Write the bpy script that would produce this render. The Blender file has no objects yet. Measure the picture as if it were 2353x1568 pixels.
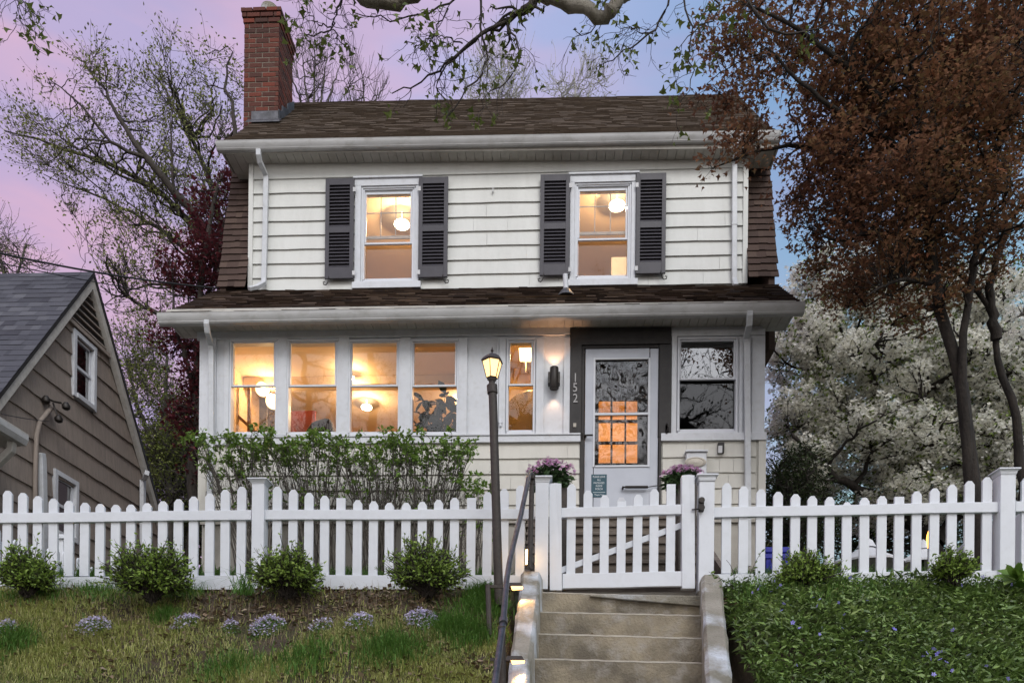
import bpy, math, random
import numpy as np
from mathutils import Vector, Matrix
random.seed(7); rng = np.random.default_rng(11)
S = bpy.context.scene; COL = S.collection
# ------------------------------------------------------------------ camera
EYE = Vector((0, 0, 1.5)); FPX = 1811.0; CX, HY = 1176.0, 1750.0      # reference grid 2352 x 1568
YAW = math.atan(85 / FPX); ROLL = 0.010
fwd = Vector((-math.sin(YAW), math.cos(YAW), 0)); rt0 = Vector((math.cos(YAW), math.sin(YAW), 0)); up0 = Vector((0, 0, 1))
rt = rt0 * math.cos(ROLL) + up0 * math.sin(ROLL); up = up0 * math.cos(ROLL) - rt0 * math.sin(ROLL)
cam = bpy.data.objects.new("camera", bpy.data.cameras.new("camera")); COL.objects.link(cam)
cam.matrix_world = Matrix(((rt.x, up.x, -fwd.x, EYE.x), (rt.y, up.y, -fwd.y, EYE.y), (rt.z, up.z, -fwd.z, EYE.z), (0, 0, 0, 1)))
cam.data.sensor_width = 36; cam.data.lens = 36 * FPX / 2352; cam.data.shift_y = (HY - 784) / 2352
cam.data.clip_end = 2000; S.camera = cam
def ray(px, py): return rt * ((px - CX) / FPX) + up * ((HY - py) / FPX) + fwd
def P(px, py, Y):                                  # point of the wall plane at distance Y seen at a reference position
    d = ray(px, py); return EYE + d * (Y / d.y)
def PX(px, py, X):
    d = ray(px, py); return EYE + d * (X / d.x)
# ------------------------------------------------------------------ view, world, sun
S.view_settings.view_transform = 'Standard'; S.view_settings.look = 'None'
S.view_settings.exposure = 0.16; S.view_settings.gamma = 1.0
W = bpy.data.worlds.new("World"); S.world = W; W.use_nodes = True
def srgb(r, g, b):
    f = lambda c: (c / 255 / 12.92) if c <= 10 else ((c / 255 + .055) / 1.055) ** 2.4
    return (f(r), f(g), f(b), 1)
def build_world():
    nt = W.node_tree; N = nt.nodes; L = nt.links; N.clear()
    out = N.new('ShaderNodeOutputWorld'); bg = N.new('ShaderNodeBackground'); tc = N.new('ShaderNodeTexCoord')
    sp = N.new('ShaderNodeSeparateXYZ'); L.new(tc.outputs['Generated'], sp.inputs[0])
    def M(op, a, b=None, c=None):
        n = N.new('ShaderNodeMath'); n.operation = op
        for i, v in enumerate((a, b, c)):
            if v is None: continue
            if isinstance(v, (int, float)): n.inputs[i].default_value = v
            else: L.new(v, n.inputs[i])
        return n.outputs[0]
    az = M('ARCTAN2', sp.outputs['X'], sp.outputs['Y'])          # 0 ahead, negative left
    u = M('MULTIPLY_ADD', az, 0.62, 0.5)
    u.node.use_clamp = True
    def ramp(fac, stops):
        r = N.new('ShaderNodeValToRGB'); e = r.color_ramp.elements
        e[0].position, e[0].color = stops[0][0], stops[0][1]; e[1].position, e[1].color = stops[-1][0], stops[-1][1]
        for p, c in stops[1:-1]:
            x = e.new(p); x.color = c
        L.new(fac, r.inputs[0]); return r.outputs[0]
    def mix(f, a, b, mode='MIX'):
        n = N.new('ShaderNodeMix'); n.data_type = 'RGBA'; n.blend_type = mode
        for i, v in ((0, f), (6, a), (7, b)):
            if isinstance(v, (int, float, tuple)): n.inputs[i].default_value = v
            else: L.new(v, n.inputs[i])
        return n.outputs[2]
    base = ramp(u, [(0.0, srgb(198, 178, 214)), (0.2, srgb(186, 176, 216)), (0.42, srgb(182, 184, 226)), (0.55, srgb(162, 180, 222)), (0.68, srgb(130, 168, 210)), (0.85, srgb(125, 172, 208)), (1.0, srgb(128, 172, 206))])
    low = ramp(u, [(0.0, srgb(198, 166, 206)), (0.3, srgb(190, 172, 210)), (0.6, srgb(188, 190, 218)), (0.72, srgb(168, 206, 216)), (1.0, srgb(160, 195, 208))])
    el = M('SUBTRACT', 0.60, sp.outputs['Z']); el = M('MULTIPLY', el, 3.4); el.node.use_clamp = True
    col = mix(el, base, low)
    # soft horizontal streaks of pink and of lilac grey cloud
    mp = N.new('ShaderNodeMapping'); mp.inputs['Scale'].default_value = (1.6, 1.6, 6.5); mp.inputs['Rotation'].default_value = (0.05, 0.12, 0)
    L.new(tc.outputs['Generated'], mp.inputs[0])
    n1 = N.new('ShaderNodeTexNoise'); n1.inputs['Scale'].default_value = 2.1; n1.inputs['Detail'].default_value = 4; n1.inputs['Roughness'].default_value = .5
    L.new(mp.outputs[0], n1.inputs['Vector'])
    f = ramp(n1.outputs[0], [(0.47, (0, 0, 0, 1)), (0.60, (1, 1, 1, 1))])
    left = ramp(u, [(0.0, (.72, .72, .72, 1)), (0.45, (.42, .42, .42, 1)), (0.62, (0.1, .1, .1, 1)), (1, (0.05, .05, .05, 1))])
    col = mix(mix(1.0, f, left, 'MULTIPLY'), col, srgb(226, 184, 208))
    n2 = N.new('ShaderNodeTexNoise'); n2.inputs['Scale'].default_value = 3.3; n2.inputs['Detail'].default_value = 3
    L.new(mp.outputs[0], n2.inputs['Vector'])
    g = ramp(n2.outputs[0], [(0.52, (0, 0, 0, 1)), (0.7, (.45, .45, .45, 1))])
    col = mix(g, col, srgb(172, 166, 206))
    col = mix(1.0, col, (.90, .90, .90, 1), 'MULTIPLY')
    # brighter whitish dusk sky behind the viewer
    back = M('MULTIPLY_ADD', sp.outputs['Y'], -1.6, -0.05); back.node.use_clamp = True
    hz = ramp(sp.outputs['Z'], [(0.0, (1.75, 1.62, 1.5, 1)), (0.5, (1.5, 1.55, 1.68, 1)), (1.0, (1.1, 1.18, 1.35, 1))])
    col = mix(back, col, hz)
    # ground half below
    dn = M('MULTIPLY_ADD', sp.outputs['Z'], -30, 0); dn.node.use_clamp = True
    col = mix(dn, col, (.09, .085, .075, 1))
    L.new(col, bg.inputs[0]); bg.inputs[1].default_value = 1.0; L.new(bg.outputs[0], out.inputs[0])
build_world()
sun = bpy.data.objects.new("sun", bpy.data.lights.new("sun", 'SUN')); COL.objects.link(sun)
sun.data.energy = 1.45; sun.data.angle = math.radians(25); sun.data.color = (1.0, .97, .93)
sun.rotation_euler = (math.radians(50), 0, math.radians(20))
# ------------------------------------------------------------------ object helpers
def tag(o, label=None, cat=None, group=None, kind=None):
    if label: o["label"] = label
    if cat: o["category"] = cat
    if group: o["group"] = group
    if kind: o["kind"] = kind
    return o
def empty(name, loc, label, cat, group=None):
    o = bpy.data.objects.new(name, None); COL.objects.link(o); o.location = loc; o.empty_display_size = .1
    return tag(o, label, cat, group)
def link(name, me, mats, parent=None):
    o = bpy.data.objects.new(name, me); COL.objects.link(o)
    for m in (mats if isinstance(mats, (list, tuple)) else [mats]): me.materials.append(m)
    if parent is not None:
        o.parent = parent
        inv = Matrix.Identity(4); q = parent
        T = Vector((0, 0, 0))
        while q is not None: T += q.location; q = q.parent
        o.location = -T                                   # meshes are in world coordinates
    return o
def finish(o):
    """put the origin of a world-coordinate top-level mesh at its base"""
    me = o.data; n = len(me.vertices); co = np.empty(n * 3, np.float32); me.vertices.foreach_get('co', co); co = co.reshape(-1, 3)
    b = Vector((float(co[:, 0].mean()), float(co[:, 1].mean()), float(co[:, 2].min())))
    me.transform(Matrix.Translation(-b)); o.location = b
    return o
class MB:
    def __init__(s): s.v = []; s.f = []; s.m = []; s.cm = 0
    def add(s, vs, fs):
        b = len(s.v); s.v += [tuple(v) for v in vs]; s.f += [tuple(b + i for i in f) for f in fs]; s.m += [s.cm] * len(fs); return s
    def box(s, a, b):
        x0, x1 = sorted((a[0], b[0])); y0, y1 = sorted((a[1], b[1])); z0, z1 = sorted((a[2], b[2]))
        return s.add([(x0,y0,z0),(x1,y0,z0),(x1,y1,z0),(x0,y1,z0),(x0,y0,z1),(x1,y0,z1),(x1,y1,z1),(x0,y1,z1)],
              [(0,3,2,1),(4,5,6,7),(0,1,5,4),(1,2,6,5),(2,3,7,6),(3,0,4,7)])
    def quad(s, a, b, c, d): return s.add([a, b, c, d], [(0, 1, 2, 3)])
    def prism(s, poly, off):
        """poly list of points; extruded by vector off"""
        n = len(poly); off = Vector(off); A = [Vector(p) for p in poly]
        return s.add(A + [p + off for p in A], [tuple(range(n))[::-1], tuple(range(n, 2 * n))] + [(i, (i + 1) % n, n + (i + 1) % n, n + i) for i in range(n)])
    def sweep(s, prof, ax0, ax1, nrm, upv=(0, 0, 1)):
        """profile [(a,b)] with a along nrm and b along upv, from ax0 to ax1"""
        n = Vector(nrm); u = Vector(upv); A = [Vector(ax0) + n * a + u * b for a, b in prof]
        return s.prism(A, Vector(ax1) - Vector(ax0))
    def tube(s, pts, r, n=10, caps=True):
        pts = [Vector(p) for p in pts]; k = len(pts); rr = r if isinstance(r, (list, tuple)) else [r] * k
        V = []; last = None
        for i, p in enumerate(pts):
            t = (pts[min(i + 1, k - 1)] - pts[max(i - 1, 0)]).normalized()
            if last is None:
                a = Vector((0, 0, 1)) if abs(t.z) < .9 else Vector((1, 0, 0)); x = t.cross(a).normalized()
            else: x = (last - t * last.dot(t)).normalized()
            last = x; y = t.cross(x)
            V += [p + (x * math.cos(j * 2 * math.pi / n) + y * math.sin(j * 2 * math.pi / n)) * rr[i] for j in range(n)]
        F = [(i * n + j, i * n + (j + 1) % n, (i + 1) * n + (j + 1) % n, (i + 1) * n + j) for i in range(k - 1) for j in range(n)]
        if caps: F += [tuple(range(n))[::-1], tuple(range((k - 1) * n, k * n))]
        return s.add(V, F)
    def lathe(s, c, prof, n=16, axis='z'):
        c = Vector(c); V = []
        for r, h in prof:
            for j in range(n):
                a = 2 * math.pi * j / n
                V.append(c + (Vector((r * math.cos(a), r * math.sin(a), h)) if axis == 'z' else Vector((r * math.cos(a), h, r * math.sin(a)))))
        k = len(prof)
        F = [(i * n + j, i * n + (j + 1) % n, (i + 1) * n + (j + 1) % n, (i + 1) * n + j) for i in range(k - 1) for j in range(n)]
        F += [tuple(range(n))[::-1], tuple(range((k - 1) * n, k * n))]
        return s.add(V, F)
    def build(s, name, mat, parent=None, smooth=False, bevel=0):
        me = bpy.data.meshes.new(name); me.from_pydata(s.v, [], s.f)
        o = link(name, me, mat, parent)
        if isinstance(mat, (list, tuple)): me.polygons.foreach_set('material_index', s.m)
        if smooth:
            me.polygons.foreach_set('use_smooth', [True] * len(me.polygons))
            try: me.set_sharp_from_angle(angle=math.radians(40))
            except Exception: pass
        me.update()
        if bevel:
            b = o.modifiers.new('b', 'BEVEL'); b.width = bevel; b.segments = 2; b.limit_method = 'ANGLE'
        return o
def np_mesh(name, V, F, mat, parent=None, smooth=False, mi=None):
    """V (n,3), F (m,k) equal sized polygons"""
    me = bpy.data.meshes.new(name); V = np.ascontiguousarray(V, np.float32); F = np.ascontiguousarray(F, np.int32); m, k = F.shape
    me.vertices.add(len(V)); me.vertices.foreach_set('co', V.ravel())
    me.loops.add(m * k); me.loops.foreach_set('vertex_index', F.ravel())
    me.polygons.add(m); me.polygons.foreach_set('loop_start', np.arange(0, m * k, k, dtype=np.int32))
    if smooth: me.polygons.foreach_set('use_smooth', np.ones(m, bool))
    if mi is not None: me.polygons.foreach_set('material_index', np.asarray(mi, np.int32))
    me.update(calc_edges=True)
    return link(name, me, mat, parent)
# ------------------------------------------------------------------ materials
def _nt(name):
    m = bpy.data.materials.new(name); m.use_nodes = True; nt = m.node_tree; b = nt.nodes['Principled BSDF']; return m, nt, nt.nodes, nt.links, b
def setcol(c): return (c[0], c[1], c[2], 1)
def mat(name, c1, c2=None, scale=6, rough=.6, bump=0, bscale=40, stretch=(1, 1, 1), metal=0, detail=5, lo=.35, hi=.65, c3=None, s3=25, f3=.5, spec=.4, rvar=0):
    m, nt, N, L, b = _nt(name); b.inputs['Roughness'].default_value = rough; b.inputs['Metallic'].default_value = metal; b.inputs['Specular IOR Level'].default_value = spec
    b.inputs['Base Color'].default_value = setcol(c1)
    tc = N.new('ShaderNodeTexCoord'); mp = N.new('ShaderNodeMapping'); mp.inputs['Scale'].default_value = stretch
    gp = N.new('ShaderNodeNewGeometry'); L.new(gp.outputs['Position'], mp.inputs[0])
    def noise(sc, det=detail, rg=.6):
        n = N.new('ShaderNodeTexNoise'); n.inputs['Scale'].default_value = sc; n.inputs['Detail'].default_value = det; n.inputs['Roughness'].default_value = rg
        L.new(mp.outputs[0], n.inputs['Vector']); return n.outputs[0]
    def rmp(f, a, z):
        r = N.new('ShaderNodeMapRange'); r.inputs[1].default_value = a; r.inputs[2].default_value = z; L.new(f, r.inputs[0]); return r.outputs[0]
    def mx(f, a, c):
        n = N.new('ShaderNodeMix'); n.data_type = 'RGBA'
        for i, v in ((0, f), (6, a), (7, c)):
            if isinstance(v, tuple): n.inputs[i].default_value = v
            else: L.new(v, n.inputs[i])
        return n.outputs[2]
    if c2:
        c = mx(rmp(noise(scale), lo, hi), setcol(c1), setcol(c2))
        if c3:
            q = N.new('ShaderNodeMath'); q.operation = 'MULTIPLY'; q.inputs[1].default_value = f3; L.new(rmp(noise(s3), .5, .7), q.inputs[0])
            c = mx(q.outputs[0], c, setcol(c3))
        L.new(c, b.inputs['Base Color'])
    if rvar:
        r = N.new('ShaderNodeMapRange'); r.inputs[3].default_value = rough - rvar; r.inputs[4].default_value = rough + rvar; L.new(noise(scale * 2), r.inputs[0]); L.new(r.outputs[0], b.inputs['Roughness'])
    if bump:
        bn = N.new('ShaderNodeBump'); bn.inputs['Strength'].default_value = bump; bn.inputs['Distance'].default_value = .02
        L.new(noise(bscale, 6), bn.inputs['Height']); L.new(bn.outputs[0], b.inputs['Normal'])
    return m
def island(name, cols, rough=.6, trans=0.0, spec=.3, bump=0, bscale=60, patch=0, metal=0):
    """colour picked per loose piece: leaves, bricks, shingles, blades"""
    m, nt, N, L, b = _nt(name); g = N.new('ShaderNodeNewGeometry'); r = N.new('ShaderNodeValToRGB'); e = r.color_ramp.elements
    n = len(cols); e[0].color = setcol(cols[0]); e[-1].color = setcol(cols[-1]); e[0].position = 0; e[-1].position = 1
    for i in range(1, n - 1):
        x = e.new(i / (n - 1)); x.color = setcol(cols[i])
    f = g.outputs['Random Per Island']
    if patch:
        ns = N.new('ShaderNodeTexNoise'); ns.inputs['Scale'].default_value = patch; ns.inputs['Detail'].default_value = 2; L.new(g.outputs['Position'], ns.inputs['Vector'])
        mr = N.new('ShaderNodeMapRange'); mr.inputs[1].default_value = .3; mr.inputs[2].default_value = .7; L.new(ns.outputs[0], mr.inputs[0])
        mm = N.new('ShaderNodeMix'); mm.inputs[0].default_value = .5; L.new(f, mm.inputs[2]); L.new(mr.outputs[0], mm.inputs[3]); f = mm.outputs[0]
    L.new(f, r.inputs[0]); L.new(r.outputs[0], b.inputs['Base Color']); b.inputs['Roughness'].default_value = rough; b.inputs['Specular IOR Level'].default_value = spec
    b.inputs['Metallic'].default_value = metal
    if bump:
        ns2 = N.new('ShaderNodeTexNoise'); ns2.inputs['Scale'].default_value = bscale; ns2.inputs['Detail'].default_value = 5; L.new(g.outputs['Position'], ns2.inputs['Vector'])
        bn = N.new('ShaderNodeBump'); bn.inputs['Strength'].default_value = bump; bn.inputs['Distance'].default_value = .01; L.new(ns2.outputs[0], bn.inputs['Height']); L.new(bn.outputs[0], b.inputs['Normal'])
    if trans:
        t = N.new('ShaderNodeBsdfTranslucent'); L.new(r.outputs[0], t.inputs[0]); ms = N.new('ShaderNodeMixShader'); ms.inputs[0].default_value = trans
        L.new(b.outputs[0], ms.inputs[1]); L.new(t.outputs[0], ms.inputs[2]); L.new(ms.outputs[0], N['Material Output'].inputs[0])
    return m
def emit(name, c, s):
    m, nt, N, L, b = _nt(name); b.inputs['Base Color'].default_value = setcol(c); b.inputs['Emission Color'].default_value = setcol(c); b.inputs['Emission Strength'].default_value = s; return m
def glass(name, refl, tint=(1, 1, 1), wav=0.0, wsc=3):
    m, nt, N, L, b = _nt(name); N.remove(b)
    t = N.new('ShaderNodeBsdfTransparent'); t.inputs[0].default_value = setcol(tint); g = N.new('ShaderNodeBsdfGlossy'); g.inputs['Roughness'].default_value = .015
    lw = N.new('ShaderNodeFresnel'); lw.inputs[0].default_value = 1.5; mr = N.new('ShaderNodeMapRange'); mr.inputs[1].default_value = 0.04; mr.inputs[2].default_value = 1; mr.inputs[3].default_value = refl; mr.inputs[4].default_value = 1
    L.new(lw.outputs[0], mr.inputs[0]); ms = N.new('ShaderNodeMixShader'); L.new(mr.outputs[0], ms.inputs[0]); L.new(t.outputs[0], ms.inputs[1]); L.new(g.outputs[0], ms.inputs[2])
    L.new(ms.outputs[0], N['Material Output'].inputs[0])
    if wav:
        gp = N.new('ShaderNodeNewGeometry'); ns = N.new('ShaderNodeTexNoise'); ns.inputs['Scale'].default_value = wsc; ns.inputs['Detail'].default_value = 1; L.new(gp.outputs['Position'], ns.inputs['Vector'])
        bn = N.new('ShaderNodeBump'); bn.inputs['Strength'].default_value = wav; bn.inputs['Distance'].default_value = .02; L.new(ns.outputs[0], bn.inputs['Height']); L.new(bn.outputs[0], g.inputs['Normal'])
    return m
K = {}
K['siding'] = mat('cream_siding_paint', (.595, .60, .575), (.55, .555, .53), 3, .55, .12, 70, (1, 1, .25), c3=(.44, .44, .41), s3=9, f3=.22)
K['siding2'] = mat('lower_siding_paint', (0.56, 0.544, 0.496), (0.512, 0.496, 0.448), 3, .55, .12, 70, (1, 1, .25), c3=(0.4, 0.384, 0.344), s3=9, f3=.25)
K['trim'] = mat('white_trim_paint', (0.574, 0.59, 0.623), (0.525, 0.541, 0.574), 5, .45, .05, 60, c3=(0.394, 0.385, 0.369), s3=14, f3=.3)
K['vinyl'] = mat('white_vinyl', (.64, .665, .71), (.605, .63, .675), 4, .4, .04, 90, c3=(.44, .45, .44), s3=17, f3=.14, rvar=.1)
K['soffit'] = mat('soffit_paint', (0.468, 0.451, 0.416), (0.399, 0.383, 0.348), 5, .6, .05, 60, c3=(0.255, 0.221, 0.187), s3=12, f3=.35)
K['gutter'] = mat('aluminium_gutter', (0.51, 0.51, 0.51), (0.425, 0.425, 0.425), 3, .38, .03, 30, (.5, 1, 1), c3=(0.238, 0.221, 0.196), s3=11, f3=.4)
K['spout'] = mat('downspout_paint', (0.528, 0.544, 0.568), (0.464, 0.48, 0.504), 5, .4, .03, 40, c3=(0.32, 0.312, 0.288), s3=15, f3=.3)
K['shutter'] = mat('charcoal_shutter_paint', (0.048, 0.044, 0.0544), (0.0384, 0.0352, 0.044), 8, .5, .08, 80)
K['black'] = mat('black_door_paint', (.020, .018, .018), (.030, .027, .026), 10, .6, .15, 120)
K['blackmetal'] = mat('black_metal', (.018, .016, .015), (.03, .024, .02), 20, .45, .15, 90, metal=.3)
K['postmetal'] = mat('brown_black_post_paint', (.030, .023, .019), (.045, .034, .028), 25, .5, .3, 60)
K['steel'] = mat('worn_steel', (.13, .13, .145), (.07, .07, .08), 12, .33, .1, 60, metal=.75)
K['door'] = mat('storm_door_paint', (0.459, 0.484, 0.541), (0.426, 0.451, 0.508), 4, .4, .03, 60)
K['roof'] = island('brown_shingles', [(0.0916, 0.0706, 0.0551),(0.134, 0.105, 0.0821),(0.109, 0.0858, 0.067),(0.159, 0.125, 0.099),(0.0992, 0.0776, 0.0605)], .9, 0, .15, .8, 110)
K['roofdark'] = island('weathered_dark_shingles', [(0.0216, 0.0149, 0.0121), (0.0567, 0.0365, 0.027), (0.0351, 0.0243, 0.0189), (0.101, 0.0702, 0.0513), (0.027, 0.0189, 0.0162)], .9, 0, .15, .8, 110)
K['roofside'] = island('brown_wall_shingles', [(.075, .050, .042), (.055, .037, .031), (.09, .062, .05), (.065, .043, .036)], .85, 0, .15, .6, 60)
K['slate'] = island('blue_grey_shingles', [(0.0495, 0.0506, 0.0616), (0.0825, 0.0836, 0.099), (0.0605, 0.0616, 0.0748), (0.105, 0.106, 0.121), (0.044, 0.044, 0.055)], .9, 0, .15, .6, 110)
K['brick'] = island('red_brick', [(0.111,0.0377,0.0279),(0.0697,0.0295,0.0238),(0.131,0.0426,0.0303),(0.0574,0.0295,0.0246),(0.0943,0.0377,0.0287),(0.156,0.041,0.0271),(0.082,0.041,0.0328)], .85, 0, .2, .9, 70)
K['mortar'] = mat('mortar', (.20, .17, .135), (.13, .11, .09), 20, .9, .5, 80)
K['lead'] = mat('lead_flashing', (0.112, 0.112, 0.126), (0.049, 0.049, 0.0525), 7, .45, .4, 18, metal=.4)
K['taupe'] = mat('taupe_shake_paint', (.30, .25, .215), (.245, .205, .178), 4, .75, .5, 60, (4, 4, .5), c3=(.16, .135, .12), s3=12, f3=.5)
K['taupetrim'] = mat('weathered_white_rake', (.50, .48, .45), (.40, .38, .35), 6, .6, .15, 50, c3=(.22, .20, .18), s3=18, f3=.4)
K['concrete'] = mat('worn_concrete', (.31, .265, .19), (.14, .12, .09), 2.4, .9, .8, 55, c3=(.34, .32, .29), s3=7, f3=.7, lo=.38, hi=.60)
K['wornhighlight'] = mat('worn_edge_painted_highlight', (0.425, 0.391, 0.323), (0.323, 0.289, 0.238), 12, .9, .5, 70)
K['concrete2'] = mat('patched_concrete', (.31, .285, .24), (.20, .185, .145), 3.2, .9, .8, 50, c3=(.58, .62, .68), s3=2.6, f3=1.0)
K['soil'] = mat('soil', (.095, .070, .047), (.055, .042, .030), 9, 1, 1, 60, c3=(.06, .075, .025), s3=3, f3=.9)
K['lawnbase'] = mat('lawn_soil', (.03, .055, .018), (.02, .035, .012), 5, 1, .5, 40)
K['asphalt'] = mat('asphalt', (.055, .055, .057), (.04, .04, .042), 12, .9, .5, 200)
K['walk'] = mat('sidewalk_concrete', (.34, .32, .29), (.26, .245, .22), 5, .9, .4, 90)
K['bark'] = mat('dark_bark', (.060, .049, .041), (.030, .025, .021), 14, .95, 1, 55, (1, 1, .35))
K['barkdark'] = mat('very_dark_bark', (.034, .027, .022), (.016, .013, .011), 14, .95, 1, 55, (1, 1, .35))
K['barkgrey'] = mat('grey_bark', (.10, .088, .075), (.055, .048, .041), 10, .95, .8, 45, (1, 1, .4))
K['sycbark'] = mat('sycamore_bark', (.20, .175, .14), (.11, .095, .075), 5, .85, .6, 30, c3=(.34, .32, .27), s3=3.5, f3=.7)
K['twig'] = mat('pale_twig', (.40, .39, .36), (.30, .29, .27), 10, .9)
K['stucco'] = mat('foundation_stucco', (0.406, 0.382, 0.343), (0.351, 0.328, 0.289), 4, .9, .4, 90)
K['wood'] = mat('weathered_step_wood', (0.145, 0.119, 0.0978), (0.0935, 0.0765, 0.0638), 6, .85, .5, 40, (.6, 3, 3), c3=(0.221, 0.187, 0.153), s3=8, f3=.6)
K['plaster'] = mat('warm_plaster', (.66, .48, .30), (.62, .45, .28), 2, .8)
K['ceil'] = mat('cream_ceiling', (.72, .58, .42), (.68, .55, .40), 2, .8)
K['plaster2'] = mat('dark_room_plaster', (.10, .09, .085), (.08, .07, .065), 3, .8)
K['floorwood'] = mat('interior_wood', (.22, .13, .07), (.16, .09, .05), 4, .5)
K['darkfab'] = mat('dark_upholstery', (.035, .032, .033), (.025, .023, .024), 12, .8)
K['paint'] = mat('red_canvas', (.30, .06, .04), (.12, .035, .03), 4, .6, 0)
K['winframe'] = mat('vinyl_window_frame', (0.59, 0.607, 0.648), (0.558, 0.574, 0.615), 6, .4, .03, 60)
K['blind'] = mat('white_blind', (.75, .68, .62), None)
K['glass'] = glass('window_glass', .075, (.97, .97, .96), .01)
K['glassd'] = glass('dark_window_glass', .30, (.8, .8, .8), .03, 2.5)
K['glassdoor'] = glass('rippled_door_glass', .14, (.92, .92, .92), .6, 4.5)
K['screen'] = glass('screened_glass', .07, (.6, .6, .6), .03, 2.5)
K['glow'] = emit('lamp_glow', (1.0, .72, .34), 9)
K['glow2'] = emit('globe_glow', (1.0, .80, .46), 2.2)
K['glow3'] = emit('ceiling_lamp_glow', (1.0, .86, .62), 7)
K['lampglass'] = emit('lit_lantern_glass', (1.0, .66, .28), 1.5)
K['chrome'] = mat('brushed_nickel', (.26, .24, .21), None, metal=.7, rough=.42)
K['leadgrey'] = mat('pvc_grey', (.55, .55, .56), (.45, .45, .46), 9, .5)
K['sign'] = mat('teal_sign_enamel', (.022, .075, .105), (.018, .065, .09), 6, .4)
K['white'] = mat('white_lettering', (.62, .66, .68), None, rough=.5)
K['silver'] = mat('grey_numerals', (.30, .29, .29), None, metal=.3, rough=.5)
K['blue'] = mat('blue_plastic', (.020, .024, .32), (.015, .018, .24), 4, .4)
K['canvas'] = mat('white_canvas', (.62, .63, .67), (.55, .56, .60), 3, .8, .1, 30)
K['cable'] = mat('cable_rubber', (.015, .015, .016), None, rough=.6)
K['paver'] = mat('stone_edge', (.30, .25, .2), (.2, .17, .14), 7, .9, .6, 50)
# foliage
K['maple'] = island('bronze_maple_leaves', [(0.125, 0.0638, 0.046),(0.237, 0.112, 0.069),(0.175, 0.0978, 0.0575),(0.311, 0.154, 0.0862),(0.212, 0.148, 0.069),(0.374, 0.142, 0.0805),(0.15, 0.108, 0.0552)], .55, .42, .25, patch=.9)
K['redleaf'] = island('crimson_maple_leaves', [(.075,.02,.025),(.14,.03,.038),(.10,.024,.03),(.19,.045,.05)], .55, .25, .25)
K['yleaf'] = island('spring_green_leaves', [(0.15, 0.195, 0.045), (0.24, 0.285, 0.0675), (0.135, 0.15, 0.045), (0.3, 0.33, 0.09)], .6, .3, .2)
K['budleaf'] = island('olive_bud_leaves', [(.13,.14,.05),(.26,.28,.09),(.17,.18,.07),(.34,.36,.12)], .6, .25, .2)
K['sycleaf'] = island('young_sycamore_leaves', [(0.0715, 0.0975, 0.0234), (0.13, 0.169, 0.039), (0.104, 0.13, 0.0286), (0.169, 0.208, 0.0585)], .55, .3, .3)
K['blossom'] = island('white_blossom', [(0.854, 0.834, 0.713),(0.892, 0.883, 0.828),(0.892, 0.883, 0.828),(0.747, 0.718, 0.614),(0.892, 0.883, 0.828)], .7, .45, .1)
K['crableaf'] = island('crabapple_leaves', [(0.0825, 0.12, 0.0286),(0.15, 0.208, 0.052),(0.105, 0.128, 0.039),(0.225, 0.304, 0.078)], .6, .25, .2)
K['yew'] = island('dark_evergreen_needles', [(0.0192, 0.0288, 0.0128), (0.04, 0.0576, 0.0224), (0.064, 0.088, 0.032)], .6, .15, .2)
K['box'] = island('boxwood_leaves', [(.13,.21,.035),(.22,.33,.055),(.16,.25,.04),(.32,.45,.085),(.09,.15,.03)], .42, .25, .4)
K['azalea'] = island('azalea_leaves', [(.09,.17,.03),(.17,.28,.05),(.12,.21,.035),(.23,.34,.08)], .5, .3, .3)
K['vinca'] = island('periwinkle_leaves', [(.070,.115,.028),(.13,.21,.045),(.085,.14,.036),(.22,.33,.08),(.06,.085,.035),(.30,.40,.13),(.09,.15,.04)], .38, .15, .5, patch=1.6)
K['violet'] = island('violet_petals', [(0.302, 0.275, 0.853), (0.413, 0.371, 0.92), (0.357, 0.302, 0.907)], .6, .2)
K['phlox'] = island('lilac_phlox_petals', [(.66,.58,.90),(.78,.74,.90),(.58,.50,.88),(.85,.82,.90)], .6, .2)
K['pinkpetal'] = island('pink_petals', [(0.6, 0.275, 0.525), (0.775, 0.5, 0.725), (0.5, 0.15, 0.375), (0.85, 0.625, 0.8)], .6, .2)
K['potleaf'] = island('dark_fleshy_leaves', [(0.0306, 0.0595, 0.0238), (0.0595, 0.111, 0.0425), (0.085, 0.136, 0.0595)], .4, .1, .4)
K['grass'] = island('mixed_turf_blades', [(0.225, 0.248, 0.0633),(0.397, 0.4, 0.127),(0.265, 0.318, 0.0759),(0.529, 0.497, 0.216),(0.159, 0.235, 0.0569),(0.45, 0.386, 0.189)], .65, .25, .2, patch=1.3)
K['lush'] = island('lush_grass_blades', [(.07,.16,.03),(.12,.25,.045),(.09,.19,.036),(.17,.31,.07)], .5, .25, .3)
K['litter'] = island('dry_leaf_litter', [(0.154, 0.105, 0.066),(0.286, 0.209, 0.143),(0.11, 0.077, 0.0528),(0.396, 0.319, 0.231),(0.198, 0.121, 0.0715)], .85, 0, .15)
K['houseplant'] = island('houseplant_leaves', [(0.02, 0.028, 0.013), (0.03, 0.042, 0.02)], .5, .1)
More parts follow.
